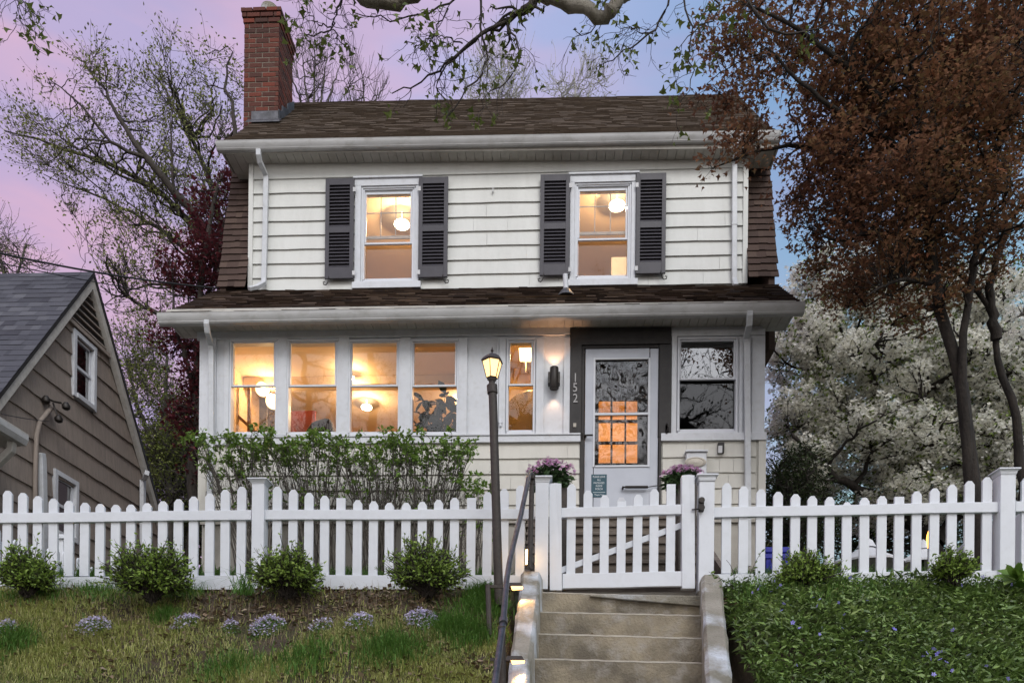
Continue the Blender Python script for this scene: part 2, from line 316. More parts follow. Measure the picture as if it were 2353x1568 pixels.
# ------------------------------------------------------------------ vegetation engine (vectorised)
def unit(a): return a / (np.linalg.norm(a, axis=-1, keepdims=True) + 1e-9)
def tubes(Pt, R0, R1, sides=4):
    """Pt (N,K,3) polylines -> verts, quads"""
    N, Kk, _ = Pt.shape; T = np.empty_like(Pt); T[:, 1:-1] = Pt[:, 2:] - Pt[:, :-2]; T[:, 0] = Pt[:, 1] - Pt[:, 0]; T[:, -1] = Pt[:, -1] - Pt[:, -2]; T = unit(T)
    ref = np.where(np.abs(T[..., 2:3]) < .9, np.array([0, 0, 1.]), np.array([1., 0, 0])); X = unit(np.cross(T, ref)); Yv = np.cross(T, X)
    t = np.linspace(0, 1, Kk)[None, :, None]; R = (np.asarray(R0)[:, None, None] * (1 - t) + np.asarray(R1)[:, None, None] * t)
    a = np.arange(sides) * 2 * np.pi / sides
    V = Pt[:, :, None, :] + R[:, :, None, :] * (X[:, :, None, :] * np.cos(a)[None, None, :, None] + Yv[:, :, None, :] * np.sin(a)[None, None, :, None])
    base = (np.arange(N) * Kk * sides)[:, None, None]; i = (np.arange(Kk - 1) * sides)[None, :, None]; j = np.arange(sides)[None, None, :]; j2 = (j + 1) % sides
    F = np.stack([base + i + j, base + i + j2, base + i + sides + j2, base + i + sides + j], -1).reshape(-1, 4)
    return V.reshape(-1, 3), F
def merge(parts):
    V = []; F = []; o = 0
    for v, f in parts: V.append(v); F.append(f + o); o += len(v)
    return np.concatenate(V), np.concatenate(F)
def curve(pts, n):
    """smooth resample of a polyline to n points"""
    p = np.array([tuple(q) for q in pts], float); d = np.r_[0, np.cumsum(np.linalg.norm(np.diff(p, axis=0), axis=1))]; t = np.linspace(0, d[-1], n)
    q = np.stack([np.interp(t, d, p[:, k]) for k in range(3)], 1)
    for _ in range(4): q[1:-1] = .5 * q[1:-1] + .25 * (q[:-2] + q[2:])
    return q
def attach(skel, srad, targets, bend=.25, wob=.06, Kk=6, rk=.55, rmin=.004, lift=0.0, pref=None, dmax=None):
    """grow a branch from the best skeleton point to every target"""
    D = np.linalg.norm(targets[:, None, :] - skel[None], axis=2)
    cost = D + 1.2 * np.maximum(0, skel[None, :, 2] - targets[:, None, 2] + lift)
    k = cost.argmin(1); A = skel[k]; d = np.linalg.norm(targets - A, axis=1, keepdims=True)
    t = np.linspace(0, 1, Kk)[None, :, None]
    mid = (A + targets) / 2 + rng.normal(0, 1, A.shape) * d * wob * 1.5; mid[:, 2] += -bend * d[:, 0] * .5
    Q = (1 - t) ** 2 * A[:, None] + 2 * t * (1 - t) * mid[:, None] + t ** 2 * targets[:, None]
    Q[:, 1:-1] += rng.normal(0, 1, Q[:, 1:-1].shape) * d[:, None] * wob * .35
    r0 = np.maximum(srad[k] * rk, rmin); r0 = np.minimum(r0, rmin + d[:, 0] * .03)
    return Q, r0, r0 * .45
def sprout(Q, r, n, ln, ang=.7, trop=(0, 0, .3), wob=.15, Kk=4, t0=.25, rk=.5, rmin=.002):
    """n side shoots on every polyline"""
    N, K0, _ = Q.shape; t = t0 + (1 - t0) * rng.random((N, n)); f = t * (K0 - 1); i = np.clip(f.astype(int), 0, K0 - 2); w = (f - i)[..., None]
    ii = np.arange(N)[:, None]; A = Q[ii, i] * (1 - w) + Q[ii, i + 1] * w; T = unit(Q[ii, i + 1] - Q[ii, i])
    A = A.reshape(-1, 3); T = T.reshape(-1, 3); rv = unit(np.cross(T, rng.normal(0, 1, T.shape)))
    a = ang * (0.6 + .8 * rng.random((len(A), 1))); D = T * np.cos(a) + rv * np.sin(a)
    L = (ln * (.5 + rng.random(len(A))))[:, None] * (1.15 - .5 * t.reshape(-1, 1)); pts = [A]; p = A
    for _ in range(Kk - 1):
        D = unit(D + np.array(trop) * .35 + rng.normal(0, wob, D.shape)); p = p + D * L / (Kk - 1); pts.append(p)
    r0 = np.maximum(np.repeat(r, n) * rk, rmin)
    return np.stack(pts, 1), r0, np.maximum(r0 * .4, rmin * .6)
def rots(n, upb=0.0, dirs=None):
    """random orthonormal frames; upb pulls the normal towards the sky"""
    nrm = rng.normal(0, 1, (n, 3)); nrm = unit(nrm); nrm[:, 2] = np.abs(nrm[:, 2]); nrm = unit(nrm + np.array([0, 0, upb]))
    x = rng.normal(0, 1, (n, 3)) if dirs is None else dirs; x = unit(x - nrm * (x * nrm).sum(1, keepdims=True)); y = np.cross(nrm, x)
    return x, y, nrm
TPL = {
 'kite': (np.array([(0, 0, 0), (.45, .28, .06), (1, 0, -.04), (.45, -.28, .06)], float), [(0, 1, 2, 3)]),
 'oval': (np.array([(0, 0, 0), (.3, .22, .05), (.7, .20, .03), (1, 0, -.08), (.7, -.20, .03), (.3, -.22, .05)], float), [(0, 1, 2, 3), (0, 3, 4, 5)]),
 'long': (np.array([(0, 0, 0), (.35, .13, .05), (1, 0, -.12), (.35, -.13, .05)], float), [(0, 1, 2, 3)]),
 'palm': (np.array([(0, 0, 0), (.15, .55, -.05), (.42, .24, .04), (.75, .62, -.08), (.6, .15, .03), (1.05, 0, -.1), (.6, -.15, .03), (.75, -.62, -.08), (.42, -.24, .04), (.15, -.55, -.05)], float),
          [(0, 1, 2, 4), (2, 3, 4, 4), (4, 5, 6, 0), (0, 6, 8, 9), (6, 7, 8, 8)]),
 'flower': (np.array([(.2 * math.cos(a * 1.2566 + s), .2 * math.sin(a * 1.2566 + s), .02) if s == 9 else ((.5 * math.cos(a * 1.2566 + s)), .5 * math.sin(a * 1.2566 + s), .06) for a in range(5) for s in (-.45, .45)] + [(0, 0, -.05)], float),
            [(10, 2 * a, 2 * a + 1, 10) for a in range(5)]),
}
TPL['palm'] = (TPL['palm'][0], [(0, 1, 2, 4), (4, 5, 6, 0), (0, 6, 8, 9)])
def leaves(C, size, tpl='kite', upb=.3, dirs=None, svar=.4):
    n = len(C); x, y, z = rots(n, upb, dirs); T, fs = TPL[tpl]; s = size * (1 - svar / 2 + svar * rng.random(n))[:, None, None]
    V = C[:, None] + s * (T[None, :, 0:1] * x[:, None] + T[None, :, 1:2] * y[:, None] + T[None, :, 2:3] * z[:, None])
    F = (np.arange(n) * len(T))[:, None, None] + np.array(fs)[None]
    return V.reshape(-1, 3), F.reshape(-1, 4)
def flowers(C, size, upb=1.0):
    """five-petalled: each petal a quad"""
    n = len(C); x, y, z = rots(n, upb); s = (size * (.8 + .4 * rng.random(n)))[:, None]; parts = []
    V = [C]
    for k in range(5):
        for r, o in ((.45, -.42), (.62, 0), (.45, .42)):
            a = k * 1.2566 + o; V.append(C + s * r * (x * math.cos(a) + y * math.sin(a)) + s * .1 * z)
    V = np.stack(V, 1); F = np.array([(0, 1 + 3 * k, 2 + 3 * k, 3 + 3 * k) for k in range(5)])
    return V.reshape(-1, 3), ((np.arange(n) * 16)[:, None, None] + F[None]).reshape(-1, 4)
def blades(B, h, w, lean=.35, dirv=None):
    """grass: each blade two quads tapering"""
    n = len(B); a = rng.random(n) * 2 * np.pi; side = np.stack([np.cos(a), np.sin(a), 0 * a], 1); b = a + np.pi / 2 + rng.normal(0, .8, n)
    ln = lean * rng.random(n)[:, None] * np.stack([np.cos(b), np.sin(b), 0 * b], 1); hh = (h * (.4 + .8 * rng.random(n)))[:, None]; up_ = np.array([0, 0, 1.])
    m = B + hh * (.55 * up_ + .35 * ln); t = B + hh * (up_ * (1 - .35 * lean) + 1.2 * ln); ww = (w * (.7 + .6 * rng.random(n)))[:, None]
    V = np.stack([B - side * ww, B + side * ww, m + side * ww * .75, m - side * ww * .75, t + side * ww * .12, t - side * ww * .12], 1)
    F = (np.arange(n) * 6)[:, None, None] + np.array([(0, 1, 2, 3), (3, 2, 4, 5)])[None]
    return V.reshape(-1, 3), F.reshape(-1, 4)
def in_blobs(blobs, n, shell=.0):
    """blobs [(center, (rx,ry,rz))] ; n points, optionally pushed to the shell"""
    w = np.array([b[1][0] * b[1][1] * b[1][2] for b in blobs]) ** .8; k = rng.choice(len(blobs), n, p=w / w.sum())
    d = unit(rng.normal(0, 1, (n, 3))); r = rng.random(n) ** (1 / 3); r = np.maximum(r, shell * rng.random(n) ** .3)
    C = np.array([tuple(b[0]) for b in blobs]); Rr = np.array([b[1] for b in blobs]); return C[k] + d * r[:, None] * Rr[k]
def skeleton(limbs, n=16):
    Q = []; parts = []; sk = []; sr = []
    for pts, r0, r1 in limbs:
        q = curve(pts, n); d = np.linalg.norm(q[-1] - q[0]); q[1:-1] += rng.normal(0, 1, q[1:-1].shape) * min(r0 * .25, d * .01)
        parts.append(tubes(q[None], [r0], [r1], 9 if r0 > .04 else 6)); t = np.linspace(0, 1, n); sk.append(q[1:]); sr.append((r0 * (1 - t) + r1 * t)[1:])
    return parts, np.concatenate(sk), np.concatenate(sr)
def samp(Q, per, t0=.3):
    N, K0, _ = Q.shape; f = (t0 + (1 - t0) * rng.random((N, per))) * (K0 - 1); i = np.clip(f.astype(int), 0, K0 - 2); w = (f - i)[..., None]; ii = np.arange(N)[:, None]
    return (Q[ii, i] * (1 - w) + Q[ii, i + 1] * w).reshape(-1, 3), np.repeat(unit(Q[:, -1] - Q[:, 0]), per, 0)
def B3(px, py, Y, rx, rz, ry): return (P(px, py, Y), (rx * Y / FPX, ry, rz * Y / FPX))      # ellipsoid: radii given as picture radii at that distance
# ================================================================== TERRAIN
YZ = 3.13                                           # yard level
def hbank(x, y):
    z = np.where(y < 2.25, 0.0, np.where(y < 6.4, (y - 2.25) / 4.15 * 2.86, np.where(y < 6.95, 2.86 + (y - 6.4) / .55 * .27, YZ)))
    w = np.clip((y - 2.3) / .5, 0, 1) * np.clip((6.6 - y) / .5, 0, 1)
    z = z + w * (.045 * np.sin(x * 1.9 + y * .7) + .03 * np.sin(x * 4.3 - y * 3.1) + .018 * np.sin(x * 9.7 + 2 * y) * np.cos(y * 8.1) + .05 * np.clip(x - 1.5, 0, 1))
    return z
def terrain():
    xs = np.r_[-220, -120, -60, -30, np.arange(-12, -4.6, .6), np.arange(-4.6, 6.4, .055), np.arange(6.4, 14, .6), 30, 60, 120, 220]
    ys = np.r_[-220, -120, -60, -30, -12, -6.0, 0.4, 1.2, 2.0, 2.25, np.arange(2.35, 7.0, .055), 7.2, 7.6, 8.2, 8.9, 9, 10, 12, 15, 20, 30, 50, 90, 150, 260]
    X, Yv = np.meshgrid(xs, ys); Z = hbank(X, Yv)
    fine = (Yv > 2.4) & (Yv < 6.9); Z = Z + fine * rng.normal(0, .007, Z.shape)
    Z = Z - ((X > -.26) & (X < 1.44) & (Yv > 2.0) & (Yv < 6.75)) * .42
    Z = np.where((X > -.30) & (X < 1.50) & (Yv >= 6.75) & (Yv < 9.0), 2.8, Z)
    Z = Z - (Yv <= 2.2) * .02
    V = np.stack([X, Yv, Z], -1).reshape(-1, 3); nx = len(xs); ny = len(ys)
    i = np.arange(ny - 1)[:, None] * nx + np.arange(nx - 1)[None]; F = np.stack([i, i + 1, i + nx + 1, i + nx], -1).reshape(-1, 4)
    tag(np_mesh('ground', V, F, K['soil'], None, True), kind='structure')
terrain()
m = MB(); m.box((-60, 0.45, -.05), (60, 2.2, .0)); tag(m.build('sidewalk', K['walk']), kind='structure')
m = MB(); m.box((-60, .28, -.2), (60, .446, .0)); tag(m.build('kerb', K['walk']), kind='structure')
m = MB(); m.box((-80, -9.5, -.35), (80, .27, -.12)); tag(m.build('road', K['asphalt']), kind='structure')
# ================================================================== OUTDOOR STEPS
t = empty('concrete_steps', (0.55, 4.5, 0), 'worn tan concrete steps climbing the bank between two low side walls to the white gate', 'steps')
# nosing measured at both ends: (px left, py left, px right, py right)
nose = [(1243, 1357.5, 1608, 1369, 6.45), (1241, 1403, 1611, 1411, 6.16), (1227, 1453, 1614, 1463, 5.87), (1218, 1510, 1617, 1520, 5.58)]
rows = []
for a, b, c, d, Y in nose: rows.append((P(a, b, Y), P(c, d, Y)))
st = (rows[3][0] - rows[0][0]) / 3; st2 = (rows[3][1] - rows[0][1]) / 3
while rows[-1][0].z > .25: rows.append((rows[-1][0] + Vector((st.x * .6, -.29, -.2225)), rows[-1][1] + Vector((st2.x * .6, -.29, -.2225))))
for i, (L_, R_) in enumerate(rows):
    m = MB(); n = 28; r = .016; back = .34 if i else .62
    V = []; prof = [(0, -.26), (0, -r), (r * .3, -r * .3), (r, 0), (back, .006)]
    for k in range(n + 1):
        p = L_.lerp(R_, k / n); wob = random.uniform(-.003, .003)
        for dy, dz in prof: V.append((p.x + (0), p.y + dy + wob * 1.2, p.z + dz + wob))
    q = len(prof); F = [(k * q + j, (k + 1) * q + j, (k + 1) * q + j + 1, k * q + j + 1) for k in range(n) for j in range(q - 1)]
    m.add(V, F); o = m.build('step', K['concrete'], t, True)
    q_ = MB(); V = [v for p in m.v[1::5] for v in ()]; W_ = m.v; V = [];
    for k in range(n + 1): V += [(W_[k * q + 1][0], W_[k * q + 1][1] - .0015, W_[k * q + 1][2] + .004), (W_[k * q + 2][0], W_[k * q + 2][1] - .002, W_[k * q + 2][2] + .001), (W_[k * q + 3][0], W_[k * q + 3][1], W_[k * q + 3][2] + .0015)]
    q_.add(V, [f for k in range(n) for f in ((k * 3, k * 3 + 1, k * 3 + 4, k * 3 + 3), (k * 3 + 1, k * 3 + 2, k * 3 + 5, k * 3 + 4))]); q_.build('worn_edge_highlight', K['wornhighlight'], o, True)  # pale strip: worn nosing with its sky highlight put into the colour
m = MB()                                            # slab lip on the top step
a, b = P(1355, 1361, 6.43), P(1609, 1368, 6.43); m.prism([(a.x, a.y - .015, a.z - .01), (b.x, b.y - .02, b.z), (b.x, b.y - .02, b.z - .085), (a.x, a.y - .015, a.z - .03)], (0, .1, .0))
m.build('slab_lip', K['concrete2'], t, bevel=.008)
def cheek(top, ymax, w0, w1, mat_):
    """top = [(Y, xl, xr, z)]"""
    m = MB(); V = []; sub = []
    for (Y0, a0, b0, z0), (Y1, a1, b1, z1) in zip(top[:-1], top[1:]):
        n = max(2, int(abs(Y1 - Y0) / .07))
        for k in range(n): f = k / n; sub.append((Y0 + (Y1 - Y0) * f, a0 + (a1 - a0) * f, b0 + (b1 - b0) * f, z0 + (z1 - z0) * f))
    sub.append(top[-1])
    for Y, a, b, z in sub:
        j = lambda s=.006: random.uniform(-s, s)
        V += [(a - .015 + j(), Y, z - 1.3), (a + j(), Y, z - .03 + j()), (a + .022, Y, z + j(.004)), (b - .022, Y, z + j(.004)), (b + j(), Y, z - .03 + j()), (b + .02, Y, z - 1.3)]
    n = len(sub); F = [(i * 6 + k, i * 6 + k + 1, (i + 1) * 6 + k + 1, (i + 1) * 6 + k) for i in range(n - 1) for k in range(5)]
    F += [tuple(range(6))[::-1], tuple(range((n - 1) * 6, n * 6))]
    m.add(V, F); return m.build('side_wall', mat_, t, True)
def cp(px0, px1, py, Y): a = P(px0, py, Y); b = P(px1, py, Y); return (Y, a.x, b.x, (a.z + b.z) / 2)
A0 = cp(1197, 1243, 1312, 6.36); A1 = cp(1200, 1242, 1330, 6.30)
wallL = [(6.55, A0[1], A0[2] + .02, A0[3] - .03), A0]
for Y, pl, pr, py in ((6.2, 1196, 1241, 1335), (5.9, 1189, 1237, 1378), (5.5, 1178, 1227, 1453), (5.0, 1166, 1212, 1568)): wallL.append(cp(pl, pr, py, Y))
e = wallL[-1]; wallL.append((2.3, e[1] - .05, e[2] - .05, max(.3, e[3] - .79 * 2.6)))
cheek(wallL, 0, 0, 0, K['concrete2'])
wallR = [(6.56, 1.20, 1.39, cp(1612, 1658, 1322, 6.36)[3] - .02), cp(1612, 1655, 1318, 6.36)]
for Y, pl, pr, py in ((6.2, 1612, 1660, 1342), (5.9, 1613, 1664, 1385), (5.5, 1617, 1672, 1458), (5.0, 1623, 1683, 1568)): wallR.append(cp(pl, pr, py, Y))
e = wallR[-1]; wallR.append((2.3, e[1] - .3, e[2] - .3, max(.3, e[3] - .79 * 2.6)))
cheek(wallR, 0, 0, 0, K['concrete2'])
m = MB(); a = P(1240, 1352, 6.6); m.box((-.33, 6.6, 2.6), (1.53, 7.35, 2.925)); m.build('landing', K['walk'], t)
# ================================================================== HOUSE
HX0, HX1, YL, YU = P(456, 900, 10).x, P(1758, 900, 10).x, 10.0, 10.9
house = empty('house', ((HX0 + HX1) / 2, 10, YZ), 'white two-storey clapboard house with brown gambrel roof, charcoal shutters and lit windows', 'house')
def X_(px, py, Y): return P(px, py, Y).x
def Z_(px, py, Y): return P(px, py, Y).z
def rect(x0, y0, x1, y1, Y):
    xm, ym = (x0 + x1) / 2, (y0 + y1) / 2
    return X_(x0, ym, Y), Z_(xm, y1, Y), X_(x1, ym, Y), Z_(xm, y0, Y)      # x0,z0,x1,z1 in metres
def fbox(mb, x0, y0, x1, y1, Y, depth, proud=0):
    a, b, c, d = rect(x0, y0, x1, y1, Y); mb.box((a, Y - proud, b), (c, Y + depth, d)); return mb
def holes_wall(mb, X0, Z0, X1, Z1, holes, Y, th=.12):
    holes = [(max(h[0], X0), max(h[1], Z0), min(h[2], X1), min(h[3], Z1)) for h in holes]
    xs = sorted({X0, X1, *[h[0] for h in holes], *[h[2] for h in holes]}); zs = sorted({Z0, Z1, *[h[1] for h in holes], *[h[3] for h in holes]})
    for i in range(len(xs) - 1):
        z = None
        for j in range(len(zs) - 1):
            cx, cz = (xs[i] + xs[i + 1]) / 2, (zs[j] + zs[j + 1]) / 2
            if any(h[0] < cx < h[2] and h[1] < cz < h[3] for h in holes): continue
            mb.box((xs[i], Y, zs[j]), (xs[i + 1], Y + th, zs[j + 1]))
def laps(mb, X0, X1, zb, zt, Y, exposure, skip=(), thick=.024, wav=.003):
    """lapped boards between heights, broken around the openings in skip"""
    z = zb; n = max(1, round((zt - zb) / exposure)); ex = (zt - zb) / n
    for k in range(n):
        z0, z1 = zb + k * ex, zb + (k + 1) * ex; segs = [(X0, X1)]
        for h in skip:
            if h[1] < z1 - .02 and h[3] > z0 + .02:
                segs = [s for a, b in segs for s in ((a, min(b, h[0])), (max(a, h[2]), b)) if s[1] - s[0] > .01]
        jn = sorted(X0 + random.uniform(.15, 1) * (X1 - X0) for _ in range(3)); cut = []
        for a, b in segs:
            u = a
            for q in jn:
                if u + .15 < q < b - .15: cut.append((u, q - .0015)); u = q + .0015
            cut.append((u, b))
        for a, b in cut:
            m_ = max(2, int((b - a) / .22)); V = []
            for i in range(m_ + 1):
                x = a + (b - a) * i / m_; w = math.sin(x * 7 + k * 2.1) * wav * .6 + random.uniform(-wav, wav) * .5
                V += [(x, Y, z0 + w + .003), (x, Y - thick, z0 + w), (x, Y - .004, z1 + .004)]
            mb.add(V, [f for i in range(m_) for f in ((i * 3, i * 3 + 1, (i + 1) * 3 + 1, (i + 1) * 3), (i * 3 + 1, i * 3 + 2, (i + 1) * 3 + 2, (i + 1) * 3 + 1))])
            mb.add([V[0], V[1], V[2]], [(0, 1, 2)]); mb.add(V[-3:], [(0, 2, 1)])
zsill = Z_(1100, 1018, YL)                          # underside of the porch trim
zfnd = Z_(1100, 1195, YL)
zceil = Z_(1100, 760, YL)
# ---- openings of the lower wall
W4 = [(529, 783, 635, 996), (661, 783, 775.5, 996), (802.5, 783, 917, 996), (945, 783, 1051.5, 996)]
WN = (1165, 780, 1227, 992); WR = (1558, 778, 1692, 992); DR = (1341, 797, 1513, 1186)
hol = [rect(*w, YL) for w in W4 + [WN, WR]]; hd = list(rect(*DR, YL)); hd[1] = zfnd - .02; hol.append(tuple(hd))
m = MB(); holes_wall(m, HX0 + .03, zsill, HX1 - .03, zceil + .05, hol, YL + .012, .13); m.build('porch_wall', K['trim'], house)
m = MB(); dx = hol[-1]
holes_wall(m, HX0 + .02, zfnd, HX1 - .02, zsill, [(dx[0] - .03, zfnd - 1, dx[2] + .03, zsill + 1)], YL + .012, .13)
laps(m, HX0 + .10, dx[0] - .05, zfnd, zsill - .004, YL + .008, .205); laps(m, dx[2] + .05, HX1 - .11, zfnd, zsill - .004, YL + .008, .205)
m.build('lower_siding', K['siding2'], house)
m = MB(); fbox(m, 456, 1020, 474, 1195, YL, .05, .018); m.build('corner_board', K['siding2'], house); m = MB(); a = X_(1741, 1100, YL); m.box((a, YL - .018, zfnd), (HX1 + .01, YL + .05, zsill)); m.build('corner_board', K['siding2'], house)
m = MB(); m.box((HX0 + .06, YL + .03, YZ - .3), (HX1 - .06, YL + .3, zfnd)); m.box((HX0 + .04, YL - .01, zfnd - .035), (HX1 - .04, YL + .02, zfnd - .002)); m.build('foundation', K['stucco'], house)
# side and rear walls (solid house)
m = MB(); GX0, GX1 = X_(503, 660, 10.9), X_(1785, 652, 10.9)
for X, s in ((HX0 + .05, 1), (HX1 - .05, -1)):
    m.prism([(X - .05, YL + .142, YZ - .3), (X - .05, 16.1, YZ - .3), (X - .05, 16.1, zceil + .9), (X - .05, 10.85, zceil + .62), (X - .05, YL + .142, zceil + .02)], (.1, 0, 0))
m.box((HX0, 16.1, YZ - .3), (HX1, 16.25, zceil + 3)); m.build('outer_wall', K['siding2'], house)
# ---- trims of the porch wall
m = MB()
def strip(x0, y0, x1, y1, proud, Y=YL): fbox(m, x0, y0, x1, y1, Y, .01, proud)
strip(460, 776, 497.5, 1003, .030)                      # corner pilaster
strip(497.8, 764, 515, 1000, .004)
a, b = P(454, 1003, YL), P(1333, 1003, YL); z0, z1 = zsill, Z_(900, 1001.5, YL)
m.box((a.x - .02, YL - .055, z1 - .02), (b.x, YL, z1)); m.box((a.x - .01, YL - .04, z0), (b.x, YL, z1 - .021))
m.box((X_(1517.5, 1010, YL), YL - .04, z0), (HX1 + .012, YL, z1 - .008))
fbox(m, 454, 757, 1309, 776, YL, .01, .020); fbox(m, 1542, 757, 1757, 772, YL, .01, .020)
for x0, x1 in ((515.3, 527), (637.5, 659.5), (777, 801), (919, 943.5), (1053.5, 1073)): strip(x0, 777, x1, 1000.8, .022)
for x0, x1 in ((1141, 1145), (1146, 1161), (1231, 1249), (1294.5, 1309)): strip(x0, 777, x1, 1000.8, .017)
strip(1249.2, 768, 1294.3, 770.5, .02); strip(1249.2, 998, 1294.3, 1001, .028)
strip(1542, 773, 1553.5, 1000, .02); strip(1698, 773, 1706, 1004, .012); strip(1726, 772, 1756, 1004, .018)
m.build('porch_trim', K['trim'], house, bevel=.003)
# ---- windows
def window(name, box, Y, rail, gl_in, glassm, up_in=(6.4, 3.2), lowrail=7, wmat='winframe', Yg=.045, meeting=4, topstrip=0):
    """box px of the vinyl frame; rail = py of meeting rail; two sashes, upper in front"""
    x0, y0, x1, y1 = box; fr = MB(); w = 5.5
    for b in ((x0 - 1.5, y0 - 4, x1 + 1.5, y0 + 1), (x0 - 1.5, y1 - 1.5, x1 + 1.5, y1 + 4)): fbox(fr, *b, Y, .10, .012)
    for b in ((x0 - 2, y0 + 1.01, x0 + 2.2, y1 - 1.51), (x1 - 2.2, y0 + 1.01, x1 + 2, y1 - 1.51)): fbox(fr, *b, Y, .10, .012)
    f = fr.build('window', K[wmat], house, bevel=.003)
    s = MB(); a = up_in[0]
    for b in ((x0 + 2.3, y0 + 1.1, x0 + a, rail - .2), (x1 - a, y0 + 1.1, x1 - 2.3, rail - .2), (x0 + a + .01, y0 + 1.1, x1 - a - .01, y0 + 1.1 + up_in[1])): fbox(s, *b, Y + .012, .03)
    fbox(s, x0 + 2.3, rail - .1, x1 - 2.3, rail + meeting, Y + .008, .034)
    s.build('sash', K[wmat], f, bevel=.002)
    s = MB(); a2 = 3.4
    for b in ((x0 + 2.3, rail + meeting + .1, x0 + a2, y1 - 1.6), (x1 - a2, rail + meeting + .1, x1 - 2.3, y1 - 1.6), (x0 + a2 + .01, y1 - 1.6 - lowrail * .45, x1 - a2 - .01, y1 - 1.6)): fbox(s, *b, Y + .047, .03)
    s.build('sash', K[wmat], f)
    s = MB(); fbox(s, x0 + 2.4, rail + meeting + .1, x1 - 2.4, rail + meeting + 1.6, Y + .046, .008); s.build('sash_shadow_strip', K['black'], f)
    g = MB(); q = rect(x0 + a - .5, y0 + 3, x1 - a + .5, rail, Y); g.quad((q[0], Y + .03, q[1]), (q[2], Y + .03, q[1]), (q[2], Y + .03, q[3]), (q[0], Y + .03, q[3])); g.build('pane', K[glassm], f)
    g = MB(); q = rect(x0 + a2 - .5, rail + meeting, x1 - a2 + .5, y1 - 3, Y); g.quad((q[0], Y + .066, q[1]), (q[2], Y + .066, q[1]), (q[2], Y + .066, q[3]), (q[0], Y + .066, q[3])); g.build('pane', K['screen' if glassm == 'glassd' else glassm], f)
    return f
for w in W4: window('w', w, YL, 883.3, 0, 'glass')
window('w', WN, YL, 881, 0, 'glass', (7, 6)); fw = window('w', WR, YL, 867.5, 0, 'glassd', (6.5, 4), 12)
# ---- black door surround, door
m = MB()
for b in ((1309.5, 793, 1335.5, 1009), (1513.5, 793, 1541.5, 1004)): fbox(m, *b, YL, .01, .03)
fbox(m, 1309.5, 755, 1541.5, 792.9, YL, .01, .031)
fbox(m, 1331, 1009.3, 1341, 1190, YL, .05, .022); fbox(m, 1512, 1004.3, 1518, 1190, YL, .05, .022)
fbox(m, 1335.7, 793.2, 1342.2, 1009, YL, .05, .006); fbox(m, 1511.8, 793.2, 1513.3, 1004, YL, .05, .006); fbox(m, 1342.3, 793.2, 1511.7, 799, YL, .05, .006)
m.build('door_surround', K['black'], house, bevel=.004)
Yd = YL + .012
m = MB()
for b in ((1343.2, 800, 1363, 1180), (1492, 800, 1511.4, 1180), (1363.1, 800, 1491.9, 823), (1363.1, 1071.5, 1491.9, 1180)): fbox(m, *b, Yd, .035)
door = m.build('door', K['door'], house, bevel=.003)
m = MB()
for b in ((1362, 822, 1366.6, 1072.5), (1488.2, 822, 1493, 1072.5), (1366.7, 822, 1488.1, 825.8), (1366.7, 1068.3, 1488.1, 1072.5)): fbox(m, *b, Yd, .012, .012)
fbox(m, 1366.7, 948, 1488.1, 953.6, Yd, .012, .014); m.build('glass_frame', K['winframe'], door, bevel=.002)
for y0, y1, d in ((825, 950, .02), (952, 1069, .016)):
    q = rect(1366, y0, 1489, y1, Yd); g = MB(); g.quad((q[0], Yd + d, q[1]), (q[2], Yd + d, q[1]), (q[2], Yd + d, q[3]), (q[0], Yd + d, q[3])); g.build('pane', K['glassdoor'], door)
m = MB(); p = P(1345, 1003, Yd); m.tube([p, p + Vector((0, -.05, 0))], .012); m.tube([p + Vector((-.018, -.05, 0)), p + Vector((.09, -.055, 0))], .011); m.tube([p + Vector((-.03, -.03, .035)), p + Vector((-.03, -.03, -.05))], .012); m.build('handle', K['blackmetal'], door, True)
m = MB(); p = P(1429, 1118, Yd - .05); p2 = P(1488, 1117.8, Yd - .05); m.tube([p.lerp(p2, .12), p2], .017); m.tube([p, p.lerp(p2, .12)], .010); m.tube([p2, P(1513, 1114, Yd - .04)], .006); m.box((p.x, p.y, p.z - .012), (p.x + .02, Yd, p.z + .012)); m.build('door_closer', K['blackmetal'], door, True)
# inner door with nine lights, 30 cm behind
Yi = YL + .30; cols = [(1375, 1402.6), (1406.8, 1435), (1438.5, 1464.5)]; rws = [(918, 963.5), (968, 1013), (1017.5, 1063)]
# as seen through the storm door (same line of sight), openings in a black slab
m = MB(); hs = [rect(a, c, b, d, Yi) for a, b in cols for c, d in rws]; q = rect(1336, 780, 1520, 1186, Yi); holes_wall(m, q[0], q[1], q[2], q[3] + .1, hs, Yi, .045)
m.build('inner_door', K['black'], house)
# house numerals, bell, bracket
def text(body, px, py, Y, size, matk, parent, name, extrude=.003, align='CENTER', sx=1.0):
    c = bpy.data.curves.new(name, 'FONT'); c.body = body; c.size = size; c.align_x = align; c.align_y = 'CENTER'; c.extrude = extrude; c.resolution_u = 3
    o = bpy.data.objects.new(name, c); COL.objects.link(o); bpy.context.view_layer.update()
    me = bpy.data.meshes.new_from_object(o.evaluated_get(bpy.context.evaluated_depsgraph_get())); bpy.data.objects.remove(o); me.name = name
    me.transform(Matrix.Translation(P(px, py, Y)) @ Matrix.Rotation(math.pi / 2, 4, 'X') @ Matrix.Diagonal((sx, 1, 1, 1)))
    me.materials.clear(); return link(name, me, K[matk], parent)
for ch, py, px in (('1', 868, 1321.5), ('5', 890.5, 1321), ('2', 915, 1321.5)): text(ch, px, py, YL - .036, .158, 'silver', house, 'house_number', .004, sx=.85)
m = MB(); fbox(m, 1316.5, 972, 1323.5, 981, YL - .031, .01, .012); m.cm = 1; fbox(m, 1316.8, 983, 1323.5, 993.5, YL - .031, .01, .014); m.build('doorbell', [K['chrome'], K['blackmetal']], house)
